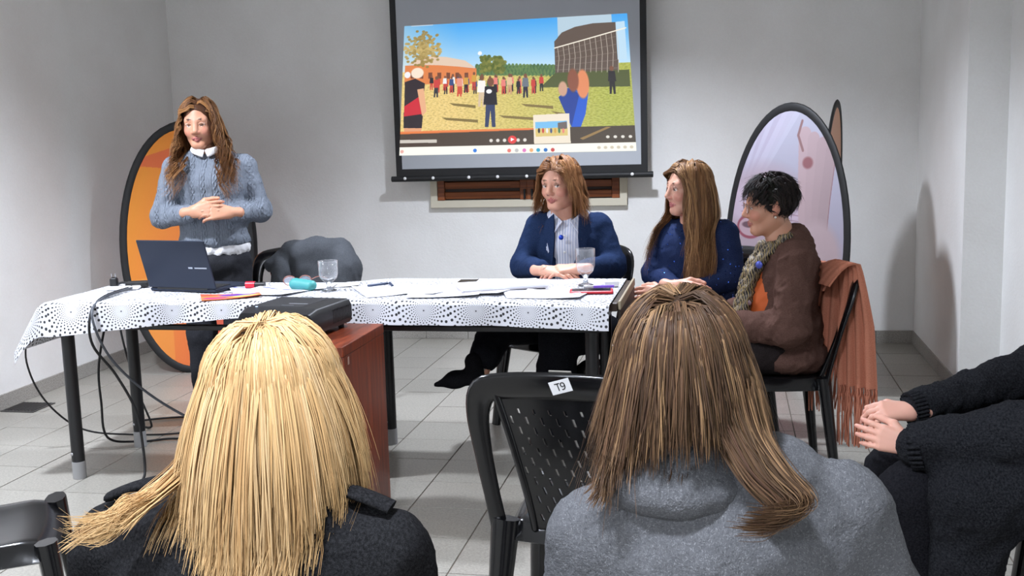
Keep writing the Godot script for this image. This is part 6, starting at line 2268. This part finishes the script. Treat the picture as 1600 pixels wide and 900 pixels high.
	obj("hair", mb.mesh(), m, parent)

func skin_mat() -> StandardMaterial3D:
	var m := mat(Color.WHITE, 0.5)
	m.vertex_color_use_as_albedo = true
	m.subsurf_scatter_enabled = true
	m.subsurf_scatter_strength = 0.12
	return m

func person(label: String, at: Vector3) -> Node3D:
	# joints are given in world metres, so the node keeps the origin and its parts carry the place
	return thing("person", label, "person", Vector3.ZERO)

func fabric(c: Color, spread: float, sd: int, scale := 9.0, grain := 0.5, rough := 0.85) -> StandardMaterial3D:
	var m := mat(Color.WHITE, rough)
	m.metallic_specular = 0.12
	speckle(m, noise_image(256, c.darkened(spread), c.lightened(spread * 0.6), 0.06, grain, sd), scale)
	return m

func shoe(parent: Node3D, heel: Vector3, toe: Vector3, up: Vector3, m: Material, tall := 0.06, hl := 0.04) -> void:
	var b := Blob.new()
	var d := (toe - heel).normalized()
	var u := (up - d * up.dot(d)).normalized()
	var l := heel.distance_to(toe)
	b.cap(heel + u * 0.03, heel + u * (0.03 + tall), 0.036, 0.042, 0.02)
	b.cap(heel + u * 0.03, heel + d * l * 0.55 + u * 0.026, 0.034, 0.036, 0.03)
	b.cap(heel + d * l * 0.5 + u * 0.024, toe + u * 0.012, 0.034, 0.011, 0.03)
	cloth("shoe", b, 0.008, m, parent, 1, 0.0)
	var hb := MB.new()
	hb.tube([heel + u * 0.01, heel - u * hl], [0.024, 0.02], 10)
	obj("heel", hb.mesh(), m, parent)

func tapered(b: Blob, pts: Array, rads: Array, k := 0.03) -> void:
	b.chain(pts, rads, k)

func _ready() -> void:
	rng.seed = 7
	# camera
	var cam := Camera3D.new()
	cam.position = Vector3(0, 1.424, 0)
	cam.rotation_order = EULER_ORDER_YXZ
	cam.rotation = Vector3(-0.14464, 0.19779, -0.028)
	cam.fov = rad_to_deg(2.0 * atan(450.0 / 1695.97))
	cam.near = 0.05
	add_child(cam)
	cam.make_current()
	# environment
	var we := WorldEnvironment.new()
	var env := Environment.new()
	env.background_mode = Environment.BG_COLOR
	env.background_color = Color(0.02, 0.02, 0.022)
	env.tonemap_mode = Environment.TONE_MAPPER_LINEAR
	env.tonemap_exposure = 1.12
	env.sdfgi_enabled = true
	env.ssao_enabled = true
	env.ssil_enabled = true
	we.environment = env
	add_child(we)
	materials()
	var cool := rgb(234, 241, 255)
	ceiling_lamp(Vector3(-2.9, CEIL, -3.5), "round ceiling downlight left of the long table", 10.0, 70.0, cool)
	ceiling_lamp(Vector3(-0.7, CEIL, -5.3), "round ceiling downlight over the space before the screen", 7.5, 70.0, cool)
	ceiling_lamp(Vector3(-0.6, CEIL, -1.0), "round ceiling downlight over the audience", 6.5, 76.0, cool)
	ceiling_lamp(Vector3(-1.6, CEIL, 1.4), "round ceiling downlight at the back of the room", 10.0, 80.0, cool)
	room()
	screen()
	tables()
	table_things()
	cabinet()
	chairs()
	banners()
	people()
